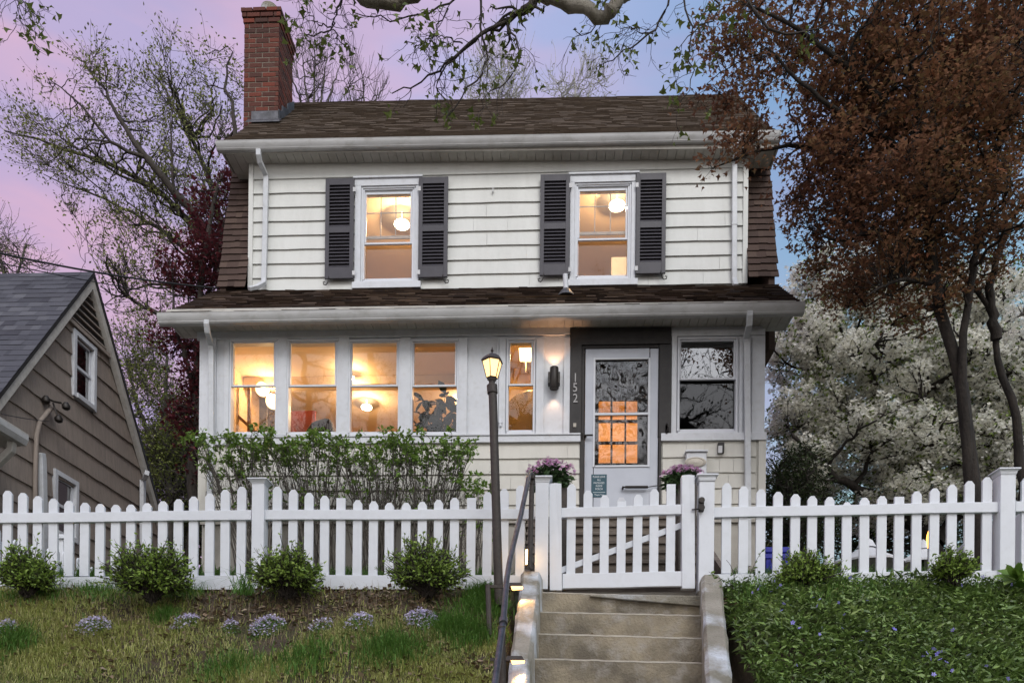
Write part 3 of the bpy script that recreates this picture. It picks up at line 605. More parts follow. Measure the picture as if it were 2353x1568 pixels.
p = P(1532, 985, YL - .03); m = MB(); m.tube([p + Vector((0, 0, .07)), p + Vector((0, -.03, .05)), p + Vector((.01, -.06, 0)), p + Vector((-.01, -.03, -.05)), p + Vector((0, 0, -.06))], .009); m.box((p.x - .02, p.y, p.z - .05), (p.x + .02, p.y + .012, p.z + .05)); m.build('hook', K['blackmetal'], house, True)
m = MB(); fbox(m, 1647.5, 1020, 1661, 1043, YL, .01, .07); m.cm = 1; fbox(m, 1649.5, 1023, 1659, 1040, YL - .071, .001, .005); m.build('outlet_cover', [K['black'], K['leadgrey']], house, bevel=.004)
# ---- soffits, gutters, roofs
def gutter(pxl, pyl, pxr, pyr, Y, h, name='gutter'):
    a, b = P(pxl, pyl, Y), P(pxr, pyr, Y); m = MB()          # K-style profile, a,b = top front edge
    prof = [(0, 0), (.012, -.006), (.012, -.014), (0, -.02), (.006, -h * .45), (.028, -h * .72), (.034, -h * .80), (.030, -h * .86), (.045, -h), (.11, -h), (.11, -.004), (.105, -.004), (.105, -h + .006), (.05, -h + .006), (.02, -h * .5), (.012, -.026)]
    m.sweep(prof, a, b, (0, 1, 0)); o = m.build(name, K['gutter'], house, True)
    for e, s in ((a, 1), (b, -1)):
        c = MB(); c.prism([e + Vector((0, q[0], q[1])) for q in prof[:11]], (.003 * s * -1, 0, 0)); c.build('end_cap', K['gutter'], o)
    return a, b, o
def shingle_roof(A0, A1, B0, B1, rows, matk, name, seg=.16, th=.013, jit=.006, parent=None):
    """A eave line, B ridge line (left/right points); rows of separate tabs"""
    A0, A1, B0, B1 = map(Vector, (A0, A1, B0, B1)); nrm = (A1 - A0).cross(B0 - A0).normalized()
    if nrm.z < 0 and abs(nrm.z) > .05 or (abs(nrm.z) <= .05 and nrm.y > 0): nrm = -nrm
    m = MB()
    for k in range(rows):
        f0 = k / rows; f1 = min(1, (k + 1.25) / rows); L0, R0 = A0.lerp(B0, f0), A1.lerp(B1, f0); L1, R1 = A0.lerp(B0, f1), A1.lerp(B1, f1)
        n = max(3, int((R0 - L0).length / seg)); u = [0] + [min(.999, (i + random.uniform(-.3, .3) + (k % 2) * .5 - .25) / (n + .25)) for i in range(1, n)] + [1]
        for i in range(len(u) - 1):
            a, b = u[i], u[i + 1]; d = random.uniform(-jit, jit); h = th * random.uniform(.75, 1.5); dn = (A0 - B0).normalized() * (d + .006 * math.sin(k * 1.7 + i * .4) * (jit > .005))
            p, q, r, s = L0.lerp(R0, a), L0.lerp(R0, b), L1.lerp(R1, b), L1.lerp(R1, a)
            m.add([p + dn + nrm * h, q + dn + nrm * h * random.uniform(.85, 1.1), r + nrm * .002, s + nrm * .002, p + dn, q + dn], [(0, 1, 2, 3), (4, 5, 1, 0)])
    return m.build(name, K[matk], parent or house)
# lower (skirt) roof
Yg = 9.60; gl, gr, g_o = gutter(360, 717.5, 1850, 692, Yg, .118)
eL, eR = gl + Vector((.04, .06, .012)), gr + Vector((-.03, .06, .012)); tL, tR = P(501, 668, YU), P(1785, 655, YU)
skirt = shingle_roof(eL, eR, tL + Vector((0, -.0, 0)), tR, 13, 'roofdark', 'lower_roof', .2, .020, .008)
m = MB(); m.add([eL + Vector((0, .02, -.05)), eR + Vector((0, .02, -.05)), tR + Vector((0, .02, -.05)), tL + Vector((0, .02, -.05)), eL, eR, tR, tL], [(0, 3, 2, 1), (0, 1, 5, 4), (0, 4, 7, 3), (1, 2, 6, 5), (4, 5, 6, 7)]); m.build('roof_deck', K['black'], house)
m = MB(); sl, sr = P(388, 739, Yg + .11), P(1822, 717, Yg + .11); zz = (sl.z + sr.z) / 2
sl.z += .015; sr.z += .0
def boards(mb, L, R, depth, w=.11, rise=0.0, gap=.003, th=.02):
    n = int((R - L).length / w)
    for i in range(n):
        a, b = L.lerp(R, i / n), L.lerp(R, (i + 1) / n); g = Vector((gap, 0, 0))
        mb.prism([a + g, b - g, b - g + Vector((0, depth, rise)), a + g + Vector((0, depth, rise))], (0, 0, th))
boards(m, sl, sr, .42); m.box((sl.x, sl.y, min(sl.z, sr.z) + .03), (sr.x, sl.y + .42, max(sl.z, sr.z) + .035)); m.build('soffit', K['soffit'], house)
m = MB(); m.prism([sl + Vector((-.03, -.015, -.006)), sr + Vector((.03, -.015, -.006)), sr + Vector((.03, -.015, .135)), sl + Vector((-.03, -.015, .135))], (0, .014, 0))
for e, s in ((sl, -1), (sr, 1)): m.prism([e + Vector((s * .0, -.01, -.012)), e + Vector((0, .40, -.012)), e + Vector((0, .40, .30)), e + Vector((0, .1, .09)), e + Vector((0, -.01, .07))], (s * .022, 0, 0))
m.build('fascia', K['soffit'], house, bevel=.003)
# upper storey wall
UX0, UX1 = X_(571, 500, YU), X_(1717.5, 500, YU); zu0 = Z_(1144, 657, YU); zu1 = Z_(1144, 366, YU)
UW = [(835, 436, 949, 645), (1325, 428, 1443.5, 638)]; UC = [(815.5, 412, 962.5, 650.5), (1309, 403.5, 1459.5, 644.7)]
uh = [rect(*w, YU) for w in UW]; uc = [rect(*w, YU) for w in UC]
m = MB(); holes_wall(m, UX0 + .01, zu0 - .25, UX1 - .01, zu1 + .25, uh, YU + .03, .12); zt = Z_(1144, 398, YU)
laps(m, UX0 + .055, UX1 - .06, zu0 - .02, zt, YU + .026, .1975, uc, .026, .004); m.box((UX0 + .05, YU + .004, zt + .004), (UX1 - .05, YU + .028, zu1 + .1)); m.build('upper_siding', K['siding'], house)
m = MB(); fbox(m, 571, 371, 581, 658, YU, .03, .012); m.build('corner_board', K['siding'], house); m = MB(); fbox(m, 1706.5, 362, 1717.5, 651, YU, .03, .012); m.build('corner_board', K['siding'], house)
for cas, win, rl, sy in ((UC[0], UW[0], 556.5, 665), (UC[1], UW[1], 547, 659)):
    m = MB(); x0, y0, x1, y1 = cas; a, b, c, d = win
    fbox(m, x0, y0, x1, b - 8, YU, .02, .022); fbox(m, x0, b - 7.9, a - 6, y1, YU, .02, .022); fbox(m, c + 6, b - 7.9, x1, y1, YU, .02, .022)
    fbox(m, x0 - 3, y0 - 4.5, x1 + 9, y0 - .1, YU, .02, .045); fbox(m, x0 - 5.5, y1 + .1, x1 + 4.5, sy, YU, .02, .05)
    fbox(m, a - 5.9, b - 7.9, c + 5.9, b - 4.1, YU, .05, .005); fbox(m, a - 5.9, b - 4, a - 1.6, y1, YU, .05, .005); fbox(m, c + 1.6, b - 4, c + 5.9, y1, YU, .05, .005)
    m.build('window_casing', K['trim'], house, bevel=.003)
    f = window('w', win, YU + .02, rl, 0, 'glass', (6.5, 9), 9)
    # inner window with muntins behind the outer one, and its lowered blind
    x0, y0, x1, y1 = win; s = MB(); Ym = YU + .12; w3 = (x1 - x0 - 12) / 3
    for i in (1, 2): fbox(s, x0 + 6 + w3 * i - .9, y0 + 9, x0 + 6 + w3 * i + .9, rl - 12, Ym, .012)
    for yy in ((y0 + 46,) if x0 > 1000 else (y0 + 53,)): fbox(s, x0 + 5, yy - .9, x1 - 5, yy + .9, Ym + .001, .008)
    fbox(s, x0 + 5, rl - 15, x1 - 5, rl - 8.5, Ym, .02); s.build('muntins', K['leadgrey'], f)
# shutters
def shutter(cx0, cx1, y0, y1, slant):
    """px box; slats fall outwards"""
    a, b, c, d = rect(cx0, y0, cx1, y1, YU); s = MB(); Y0, Y1 = YU - .062, YU - .030; sw = .055; mid = (b + d) / 2 - .02; w = c - a
    s.box((a, Y0, b), (a + sw, Y1, d)); s.box((c - sw, Y0, b), (c, Y1, d))
    for z0, z1 in ((b, b + .155), (mid - .04, mid + .045), (d - .09, d)): s.box((a + sw, Y0 + .0005, z0), (c - sw, Y1, z1))
    for z0, z1 in ((b + .155, mid - .04), (mid + .045, d - .09)):
        n = round((z1 - z0) / .0485); st_ = (z1 - z0) / n
        for k in range(n):
            z = z0 + k * st_; s.add([(a + sw, Y0 + .004, z + .004), (c - sw, Y0 + .004, z + .004), (c - sw, Y1 - .002, z + st_ * .92), (a + sw, Y1 - .002, z + st_ * .92), (a + sw, Y0 + .004, z + .011), (c - sw, Y0 + .004, z + .011)], [(0, 1, 2, 3), (0, 4, 5, 1), (4, 3, 2, 5)])
    s.box((a + sw - .004, Y1 - .001, b + .02), (c - sw + .004, Y1 + .004, d - .02))
    o = s.build('shutter', K['shutter'], house, bevel=.002); sx = a + .06 if slant < 0 else c - .06; h = MB(); z = b - .005
    h.tube([(sx, YU - .05, z + .05), (sx - .005, YU - .075, z), (sx + slant * .015, YU - .06, z - .05), (sx + slant * .04, YU - .06, z - .085), (sx + slant * .075, YU - .06, z - .075), (sx + slant * .08, YU - .06, z - .045), (sx + slant * .055, YU - .06, z - .04)], .007, 6); h.build('shutter_dog', K['blackmetal'], o, True)
    hx = c if slant < 0 else a
    for zz_ in (b + .07, d - .16): h = MB(); h.box((hx - .012, Y0 - .004, zz_ - .03), (hx + .028, Y0 + .012, zz_ + .03)); h.build('hinge', K['leadgrey'], o)
for x0, x1, y0, y1, s in ((749.6, 814.3, 417, 645, -1), (962.8, 1029.6, 413.5, 642, 1), (1240.6, 1308.2, 407.5, 637.5, -1), (1460, 1528, 405, 633.5, 1)): shutter(x0, x1, y0, y1, s)
m = MB(); fbox(m, 1131.5, 435, 1133.5, 443, YU, .01, .03); m.build('hook', K['leadgrey'], house)
# gambrel strips either side of the dormer (bell-cast)
def strip_side(pb, pt, inner, sgn):
    prof = [(10.78, zu0 - .02), (10.86, zu0 + .3), (10.98, zu0 + .75), (11.10, zu0 + 1.25), (11.24, zu0 + 1.85), (11.32, zu0 + 2.15)]
    m = MB()
    Xo = pb; Xi = inner
    for (ya, za), (yb, zb) in zip(prof[:-1], prof[1:]):
        n = max(1, round((zb - za) / .10))
        for k in range(n):
            f0, f1 = k / n, (k + 1.15) / n; xs = np.linspace(Xo, Xi, 4) + np.r_[0, rng.uniform(-.04, .04, 2), 0]
            for i in range(3):
                a0, a1 = xs[i] + (.012 * sgn * random.uniform(-1, 1) if i == 0 else 0), xs[i + 1]; dz = random.uniform(-.006, .006)
                y0, z0 = ya + (yb - ya) * f0 - .018, za + (zb - za) * f0 + dz; y1, z1 = ya + (yb - ya) * f1 + .002, za + (zb - za) * f1
                m.add([(a0, y0, z0), (a1, y0, z0 + random.uniform(-.004, .004)), (a1, y1, z1), (a0, y1, z1), (a0, y0 + .02, z0), (a1, y0 + .02, z0)], [(0, 1, 2, 3), (4, 5, 1, 0)])
    m.build('gambrel_shingles', K['roofside'], house)
strip_side(GX0 + .02, 0, UX0 + .01, 1); strip_side(GX1 - .02, 0, UX1 - .01, -1)
# gable end walls under the gambrel
RY, EY = 12.95, 10.5
m = MB()
zr = P(1693, 217, RY).z
for X in (GX0 + .10, GX1 - .10):
    pr = [(10.75, zceil + .1), (10.80, zu0), (10.98, zu0 + .75), (11.30, zu0 + 2.15), (10.95, zu1 + .1), (RY, zr - .25), (15.4, zu1 + .1), (16.1, zu0), (16.15, zceil + .1)]
    pr = [(10.75, zceil + .1), (10.80, zu0), (11.0, zu0 + .75), (11.35, zu1 + .12), (RY, zr - .25), (14.9, zu1 + .1), (16.1, zu0), (16.15, zceil + .1)]
    m = MB(); m.prism([(X - .04, y, z) for y, z in pr], (.08, 0, 0)); m.build('gable_wall', K['roofside'], house)
# upper roof
Yg2 = 10.60; ul, ur, _ = gutter(495, 322, 1795, 298, Yg2, .105)
e0, e1 = ul + Vector((.03, .05, .012)), ur + Vector((-.03, .05, .012))
r1 = P(1693, 217, RY); r0x = X_(495 + 3, 322, Yg2) + .05; r0 = Vector((r0x, RY, P(660, 236, RY).z))
mid0, mid1 = e0.lerp(r0, .22) + Vector((0, 0, -.05)), e1.lerp(r1, .22) + Vector((0, 0, -.05))
shingle_roof(e0, e1, mid0, mid1, 11, 'roof', 'upper_roof', .21, .012, .007); shingle_roof(mid0, mid1, r0, r1, 38, 'roof', 'upper_roof', .21, .012, .007)
bk0, bk1 = Vector((r0.x, 15.5, e0.z)), Vector((r1.x, 15.5, e1.z))
shingle_roof(bk0, bk1, r0, r1, 20, 'roof', 'rear_roof', .6); shingle_roof((GX0, 16.5, zu0 - .3), (GX1, 16.5, zu0 - .3), bk0 + Vector((0, -.1, 0)), bk1 + Vector((0, -.1, 0)), 14, 'roof', 'rear_roof', .8)
m = MB(); dn = Vector((0, 0, -.06)); m.add([e0 + dn, e1 + dn, mid1 + dn, mid0 + dn, r0 + dn, r1 + dn, e0, e1, mid0, mid1, r0, r1], [(0, 3, 2, 1), (3, 4, 5, 2), (0, 1, 7, 6), (0, 6, 8, 3), (3, 8, 10, 4), (1, 2, 9, 7), (2, 5, 11, 9), (6, 7, 9, 8), (8, 9, 11, 10)]); m.build('roof_deck', K['black'], house)
m = MB(); s0, s1 = P(516, 353.5, Yg2 + .11), P(1783, 340, Yg2 + .11); boards(m, s0, s1, .36, .118); m.box((s0.x, s0.y, max(s0.z, s1.z) + .021), (s1.x, s0.y + .55, max(s0.z, s1.z) + .03)); m.build('soffit', K['soffit'], house)
m = MB(); m.prism([s0 + Vector((-.03, -.014, -.008)), s1 + Vector((.03, -.014, -.008)), s1 + Vector((.03, -.014, .15)), s0 + Vector((-.03, -.014, .15))], (0, .013, 0))
for e, s in ((s0, -1), (s1, 1)):
    m.prism([e + Vector((s * .012, 0, -.01)), e + Vector((s * .012, .38, -.01)), (e.x + s * .012, 11.3, e.z + .5), (e.x + s * .012, RY, zr - .22), (e.x + s * .012, RY, zr - .12), (e.x + s * .012, mid0.y, mid0.z - .09), e + Vector((s * .012, .02, .12))], (s * .022, 0, 0))
m.build('fascia', K['soffit'], house, bevel=.003)
# chimney of individual bricks round a mortar core
CY0, CY1 = 11.80, 12.45; cx0, cx1 = X_(560.5, 150, CY0), X_(640, 150, CY0); zb, zt_ = YZ - .2, Z_(600, 27, CY0)
m = MB(); m.box((cx0 + .006, CY0 + .006, zb), (cx1 - .006, CY1 - .006, zt_)); ch = m.build('chimney', K['mortar'], house)
m = MB(); z = Z_(600, 300, CY0); ch_h = .0745; k = 0
def brick_course(z, off, grow=0, h=.062):
    x0, x1, y0, y1 = cx0 - grow, cx1 + grow, CY0 - grow, CY1 + grow; j = lambda s=.0025: random.uniform(-s, s)
    for face in range(3):
        L = (x1 - x0) if face == 0 else (y1 - y0); bl = .205; u = -off * bl
        while u < L - .02:
            a, b = max(0, u), min(L, u + bl - .012)
            if b - a > .02:
                d = j(.003)
                if face == 0: m.box((x0 + a, y0 + d, z + j()), (x0 + b, y0 + .06, z + h + j()))
                elif face == 1: m.box((x1 - .06, y0 + a, z + j()), (x1 + d, y0 + b, z + h + j()))
                else: m.box((x0 + d, y0 + a, z + j()), (x0 + .06, y0 + b, z + h + j()))
            u += bl
while z < zt_ - .2: brick_course(z, .5 * (k % 2) + .1); z += ch_h; k += 1
brick_course(z, .1, .015); z += ch_h; brick_course(z, .6, .03); z += ch_h; brick_course(z, .1, .04, .055); z += ch_h
m.build('brickwork', K['brick'], ch, bevel=.004)
m = MB(); m.add([(cx0 - .02, CY0 - .02, z - .03), (cx1 + .02, CY0 - .02, z - .03), (cx1 + .02, CY1 + .02, z - .03), (cx0 - .02, CY1 + .02, z - .03), (cx0 + .1, CY0 + .08, z + .05), (cx1 - .08, CY0 + .08, z + .05), (cx1 - .08, CY1 - .08, z + .05), (cx0 + .1, CY1 - .08, z + .05)], [(0, 1, 5, 4), (1, 2, 6, 5), (2, 3, 7, 6), (3, 0, 4, 7), (4, 5, 6, 7)]); m.lathe(((cx0 + cx1) / 2, (CY0 + CY1) / 2, z), [(.13, 0), (.13, .3), (.11, .3), (.11, .1)]); m.build('chimney_cap', K['concrete2'], ch)
m = MB(); fl, fr_ = P(578, 246, CY0 - .02), P(643, 246, CY0 - .02); zf = Z_(610, 277, CY0 - .02); zf2 = Z_(610, 256, CY0 - .02)
m.box((fl.x, CY0 - .03, zf), (cx1 + .02, CY0 - .01, zf2)); m.prism([(cx1 + .012, CY0 - .03, zf), (cx1 + .012, CY1 + .02, zf + .66), (cx1 + .012, CY1 + .02, zf + .86), (cx1 + .012, CY0 + .35, zf + .56), (cx1 + .012, CY0 + .34, zf + .46), (cx1 + .012, CY0 + .12, zf + .34), (cx1 + .012, CY0 + .11, zf + .24), (cx1 + .012, CY0 - .03, zf2 + .02)], (.012, 0, 0))
m.prism([(fl.x - .05, CY0 - .11, zf - .09), (cx1 + .06, CY0 - .11, zf - .09), (cx1 + .06, CY0 - .03, zf - .005), (fl.x - .05, CY0 - .03, zf - .005)], (0, .0, .02)); m.build('flashing', K['lead'], ch)
# downspouts
def rtube(mb, pts, w=.065, d=.05):
    pts = [Vector(p) for p in pts]; V = []
    for i, p in enumerate(pts):
        tt = (pts[min(i + 1, len(pts) - 1)] - pts[max(i - 1, 0)]).normalized(); x = Vector((1, 0, 0)); x = (x - tt * x.dot(tt)).normalized(); y = tt.cross(x)
        V += [p + x * w / 2 + y * d / 2, p - x * w / 2 + y * d / 2, p - x * w / 2 - y * d / 2, p + x * w / 2 - y * d / 2]
    n = len(pts); mb.add(V, [(i * 4 + j, i * 4 + (j + 1) % 4, (i + 1) * 4 + (j + 1) % 4, (i + 1) * 4 + j) for i in range(n - 1) for j in range(4)] + [(3, 2, 1, 0), tuple(range(n * 4 - 4, n * 4))])
def spout(pts, name='downspout', w=.066):
    m = MB(); rtube(m, pts, w); o = m.build(name, K['spout'], house, bevel=.006); return o
spout([P(594, 344, Yg2 + .05), P(594, 356, Yg2 + .05), P(597, 372, Yg2 + .10), P(610.5, 402, YU - .05), P(611.5, 410, YU - .04), P(609.5, 520, YU - .04), P(606.5, 640, YU - .04), P(606, 650, YU - .06), P(590, 659, YU - .15), P(572, 663, YU - .22)])
spout([P(1693, 322, Yg2 + .05), P(1693, 331, Yg2 + .05), P(1690, 350, Yg2 + .12), P(1687, 372, YU - .05), P(1687, 382, YU - .04), P(1686.5, 640, YU - .04), P(1688, 650, YU - .07), P(1690, 656, YU - .12)])
m = MB(); 
for q in (515,): rtube(m, [P(1686.6, q, YU - .041), P(1686.6, q + 3, YU - .041)], .074, .058)
m.build('pipe_strap', K['spout'], house)
spout([P(476, 735, Yg + .05), P(475, 744, Yg + .05), P(476.5, 762, Yg + .09), P(484, 790, YL - .09), P(486, 806, YL - .065), P(486, 1003, YL - .065), P(480, 1195, YL - .065), P(480, 1300, YL - .05)])
spout([P(1722, 715, Yg + .05), P(1722, 724, Yg + .05), P(1721, 745, Yg + .10), P(1714, 775, YL - .06), P(1715, 788, YL - .065), P(1717, 1003, YL - .065), P(1718, 1195, YL - .065), P(1718, 1300, YL - .05)], w=.07)
# vent pipe on the skirt roof
p = P(1300, 683, 10.38); m = MB(); m.lathe(p, [(.118, 0), (.11, .02), (.075, .07), (.05, .10), (.04, .11)]); m.cm = 1; m.tube([p + Vector((0, 0, .08)), P(1298.5, 631, 10.38)], .034, 14); m.build('vent_pipe', [K['lead'], K['trim']], house, True)
# ================================================================== INTERIOR (real rooms behind the glass)
def room(x0, x1, y0, y1, z0, z1, wall='plaster', ceilm='ceil'):
    m = MB(); m.cm = 0
    m.quad((x0, y1, z0), (x1, y1, z0), (x1, y1, z1), (x0, y1, z1)); m.quad((x0, y0, z0), (x0, y1, z0), (x0, y1, z1), (x0, y0, z1)); m.quad((x1, y0, z0), (x1, y1, z0), (x1, y1, z1), (x1, y0, z1))
    m.cm = 1; m.quad((x0, y0, z1), (x1, y0, z1), (x1, y1, z1), (x0, y1, z1)); m.cm = 2; m.quad((x0, y0, z0), (x1, y0, z0), (x1, y1, z0), (x0, y1, z0))
    return m.build('room_lining', [K[wall], K[ceilm], K['floorwood']], house)
def lamp(name, loc, power, color=(1, .62, .28), r=.12, kind='POINT', parent=None, spot=None, rot=None):
    l = bpy.data.lights.new(name, kind); l.energy = power; l.color = color; l.shadow_soft_size = r; o = bpy.data.objects.new(name, l); COL.objects.link(o); o.location = loc
    if spot: l.spot_size = math.radians(spot); l.spot_blend = .5
    if rot: o.rotation_euler = rot
    return o
ZF = zfnd + .05; ZC = zceil - .10
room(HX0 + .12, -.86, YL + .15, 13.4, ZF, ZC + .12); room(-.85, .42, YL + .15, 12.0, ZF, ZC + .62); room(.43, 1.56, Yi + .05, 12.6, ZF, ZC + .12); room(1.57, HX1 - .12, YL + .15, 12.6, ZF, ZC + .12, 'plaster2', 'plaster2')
m = MB(); m.box((HX0 + .13, 11.15, ZC + .0), (-.87, 11.35, ZC + .115)); m.build('ceiling_beam', K['ceil'], house)
zu_f, zu_c = zu0 - .15, zu1 + .12
room(UX0 + .1, -1.0, YU + .16, 14.0, zu_f, zu_c); room(-.98, UX1 - .1, YU + .16, 14.0, zu_f, zu_c)
LIT = (1, .63, .31)
p = P(615, 905, 11.1); lamp('porch_room_light', (p.x, p.y, p.z + .02), 17, LIT, .02); p = P(809, 871, 11.0); lamp('porch_room_light', p + Vector((0, -.03, -.03)), 16, LIT, .02); lamp('porch_room_light', (-1.35, 11.9, ZC + .05), 24, LIT, .02); p = P(842, 943, 11.84); lamp('porch_room_light', p, 26, LIT, .02)  # third one is added fill for the dim right side, no fixture there
p = P(1207, 818, 10.98); lamp('entry_light', p, 24, (1, .62, .22), .02); lamp('hall_light', (1.0, 11.5, ZC + .05), 36, (1, .60, .25), .02)
for q in ((923, 522, 11.95), (1417, 479, 11.7)): lamp('bedroom_light', P(*q), 44, LIT, .02)
# ================================================================== PORCH STEPS
t = empty('porch_steps', (.6, 8.2, 2.93), 'weathered brown steps rising to the front door, seen through the gate pickets', 'steps')
for n in range(8):
    Y = 7.1 + .31 * n; z = 1.43 + 1.5 + .182 * (n + 1); x0, x1 = X_(1206, 1250, Y) if n > 3 else -.24, X_(1606, 1250, Y)
    m = MB(); m.box((x0, Y - .025, z - .035), (x1, Y + .33 if n < 7 else 9.98, z)); m.build('tread', K['wood'], t, bevel=.006)
    m = MB(); m.box((x0 + .02, Y, z - .30), (x1 - .02, Y + .04, z - .036)); m.build('riser', K['wood'], t)
m = MB()
for X in (-.25, 1.62):
    pr = [(7.12, 2.7), (7.12, 3.08), (9.3, 4.34), (9.96, 4.34), (9.96, 2.7)]; m = MB(); m.prism([(X, y, z) for y, z in pr], (.05, 0, 0)); m.build('stringer', K['wood'], t)
for X in (X_(1275, 1200, 7.5),):
    m = MB(); m.tube([(X, 7.25, 2.93), (X, 7.25, 3.62)], .022); m.tube([(X, 7.25, 3.60), (X, 9.4, 4.9)], .02); m.build('railing', K['blackmetal'], t, True)
# ================================================================== FENCES
FY = 6.5
def picket(pr, cx, w, ytop, ybot, Y, cut=0, matk='vinyl', name='picket', top=True):
    a = P(cx - w / 2, (ytop + ybot) / 2, Y).x; b = P(cx + w / 2, (ytop + ybot) / 2, Y).x; z1 = P(cx, ytop, Y).z; z0 = P(cx, ybot, Y).z; c = (b - a) * .30; h = .031
    m = MB()
    if cut: pts = [(a, z0), (b, z0), (b, z1), (a, z1)]
    else: pts = [(a, z0), (b, z0), (b, z1 - h), (b - c, z1), (a + c, z1), (a, z1 - h)]
    ln = random.uniform(-.0035, .0035); m.prism([(x + (z - z0) * ln * 1.2, Y + random.uniform(0, .0015), z) for x, z in pts], (0, .024, 0)); return m.build(name, K[matk], pr, bevel=.0015)
def post(pr, x0, x1, ytop, ybot, Y, capx=None, capy=None, d=None, off=0):
    a, b = P(x0, (ytop + ybot) / 2, Y).x, P(x1, (ytop + ybot) / 2, Y).x; z1, z0 = P((x0 + x1) / 2, ytop, Y).z, P((x0 + x1) / 2, ybot, Y).z; d = d or (b - a)
    xt = P((x0 + x1) / 2 , ytop, Y).x - (a + b) / 2
    m = MB(); m.add([(a, Y, z0), (b, Y, z0), (b, Y + d, z0), (a, Y + d, z0), (a + off, Y, z1), (b + off, Y, z1), (b + off, Y + d, z1), (a + off, Y + d, z1)], [(0,3,2,1),(4,5,6,7),(0,1,5,4),(1,2,6,5),(2,3,7,6),(3,0,4,7)])
    o = m.build('post', K['vinyl'], pr, bevel=.004)
    if capx:
        w = (P(capx[1], ytop, Y).x - P(capx[0], ytop, Y).x) / 2; c = Vector(((a + b) / 2 + off, Y + d / 2, z1)); zt = P(capx[0], capy, Y).z
        hgt = zt - z1; m = MB(); hb = (b - a) / 2
        def ring(h, z): return [(c.x - h, c.y - h, z), (c.x + h, c.y - h, z), (c.x + h, c.y + h, z), (c.x - h, c.y + h, z)]
        lv = [(hb + .002, z1 - .001), (hb + .006, z1 + hgt * .25), (w * .8, z1 + hgt * .55), (w * .86, z1 + hgt * .72), (w, z1 + hgt * .78), (w, z1 + hgt), (w * .9, z1 + hgt + .004), (.01, z1 + hgt + .022)]
        V = [v for h, z in lv for v in ring(h, z)]; n = len(lv)
        m.add(V, [(i * 4 + j, i * 4 + (j + 1) % 4, (i + 1) * 4 + (j + 1) % 4, (i + 1) * 4 + j) for i in range(n - 1) for j in range(4)] + [(3, 2, 1, 0), tuple(range(n * 4 - 4, n * 4))]); m.build('post_cap', K['vinyl'], o, bevel=.002)
    return o
def rail(pr, pl, prr, h, Y, d=.05):
    a, b = P(*pl, Y), P(*prr, Y); n = 8; m = MB(); V = []
    for i in range(n + 1):
        p = a.lerp(b, i / n); w = math.sin(i * 1.3) * .0015; V += [(p.x, Y, p.z + w), (p.x, Y + d, p.z + w), (p.x, Y + d, p.z - h + w), (p.x, Y, p.z - h + w)]
    m.add(V, [(i * 4 + j, i * 4 + (j + 1) % 4, (i + 1) * 4 + (j + 1) % 4, (i + 1) * 4 + j) for i in range(n) for j in range(4)] + [(0, 1, 2, 3), (n * 4 + 3, n * 4 + 2, n * 4 + 1, n * 4)]); return m.build('rail', K['vinyl'], pr, bevel=.003)
c6 = lambda x, y: (x * .3353, 1042.3 + y * .3353); c7 = lambda x, y: (785.5 + x * .3353, 1042.3 + y * .3353); c8 = lambda x, y: (1566.8 + x * .3353, 1042.3 + y * .3353)
fl_ = empty('picket_fence', P(610, 1360, FY), 'long scalloped white picket fence along the top of the bank left of the gate', 'fence')
cx6 = [45, 150, 255, 362, 468, 575, 681, 788, 893, 1002, 1110, 1217, 1324, 1434, 1541, 1650, 1896, 2004, 2113, 2222, 2332]
cy6 = [250, 265, 287, 305, 320, 332, 340, 346, 345, 335, 322, 308, 290, 268, 243, 222, 222, 243, 264, 284, 300]
cx7 = [104, 213, 323, 435, 548, 659, 770, 883, 994, 1110, 1220]; cy7 = [314, 322, 332, 332, 326, 312, 298, 299, 260, 237, 213]
pts = [c6(x, y) for x, y in zip(cx6, cy6)] + [c7(x, y) for x, y in zip(cx7, cy7)]
for d in (-60, -165, -270): pts.append(c6(d, 235 + d * .15))
for i, (x, y) in enumerate(pts): picket(fl_, x, 20.6, y, 1322, FY + .013, cut=(i in (28, 20)))
rail(fl_, c6(-420, 410), c6(1722, 381), .082, FY - .008); rail(fl_, c6(1810, 381), c7(1318, 375), .082, FY - .008)
rail(fl_, c6(-420, 848), c6(1722, 828), .119, FY - .008); rail(fl_, c6(1810, 826), c7(1318, 828), .119, FY - .008)
post(fl_, 577.3, 605.5, 1110, 1374, FY - .035, (569.5, 615), 1099.5)
post(fl_, -150, -121, 1110, 1374, FY - .035, (-158, -113), 1099.5)
fr = empty('picket_fence', P(1950, 1345, FY), 'shorter white picket fence right of the gate, rising above the periwinkle bed', 'fence')
cx = [305, 421, 538, 656, 775, 892, 1011, 1130, 1250, 1368, 1488, 1608, 1728, 1848, 1970, 2090, 2360, 2480]
cy = [198, 219, 240, 258, 273, 286, 293, 328, 297, 286, 291, 254, 233, 209, 183, 157, 160, 185]
for i, (x, y) in enumerate(zip(cx, cy)): p = c8(x, y); picket(fr, p[0], 21.5 + i * .05, p[1], 1316, FY + .013, cut=(i == 10))
rail(fr, c8(216, 364), c8(2182, 325), .082, FY - .008); rail(fr, c8(2285, 323), c8(3000, 310), .082, FY - .008)
rail(fr, c8(216, 822), c8(2182, 795), .118, FY - .008); rail(fr, c8(2285, 793), c8(3000, 785), .118, FY - .008)
post(fr, 1605.5, 1640.5, 1104, 1356, FY - .035, (1599, 1648), 1090, d=.11); post(fr, 2297.5, 2332.5, 1089, 1345, FY - .035, (2289.5, 2340), 1076, d=.115)
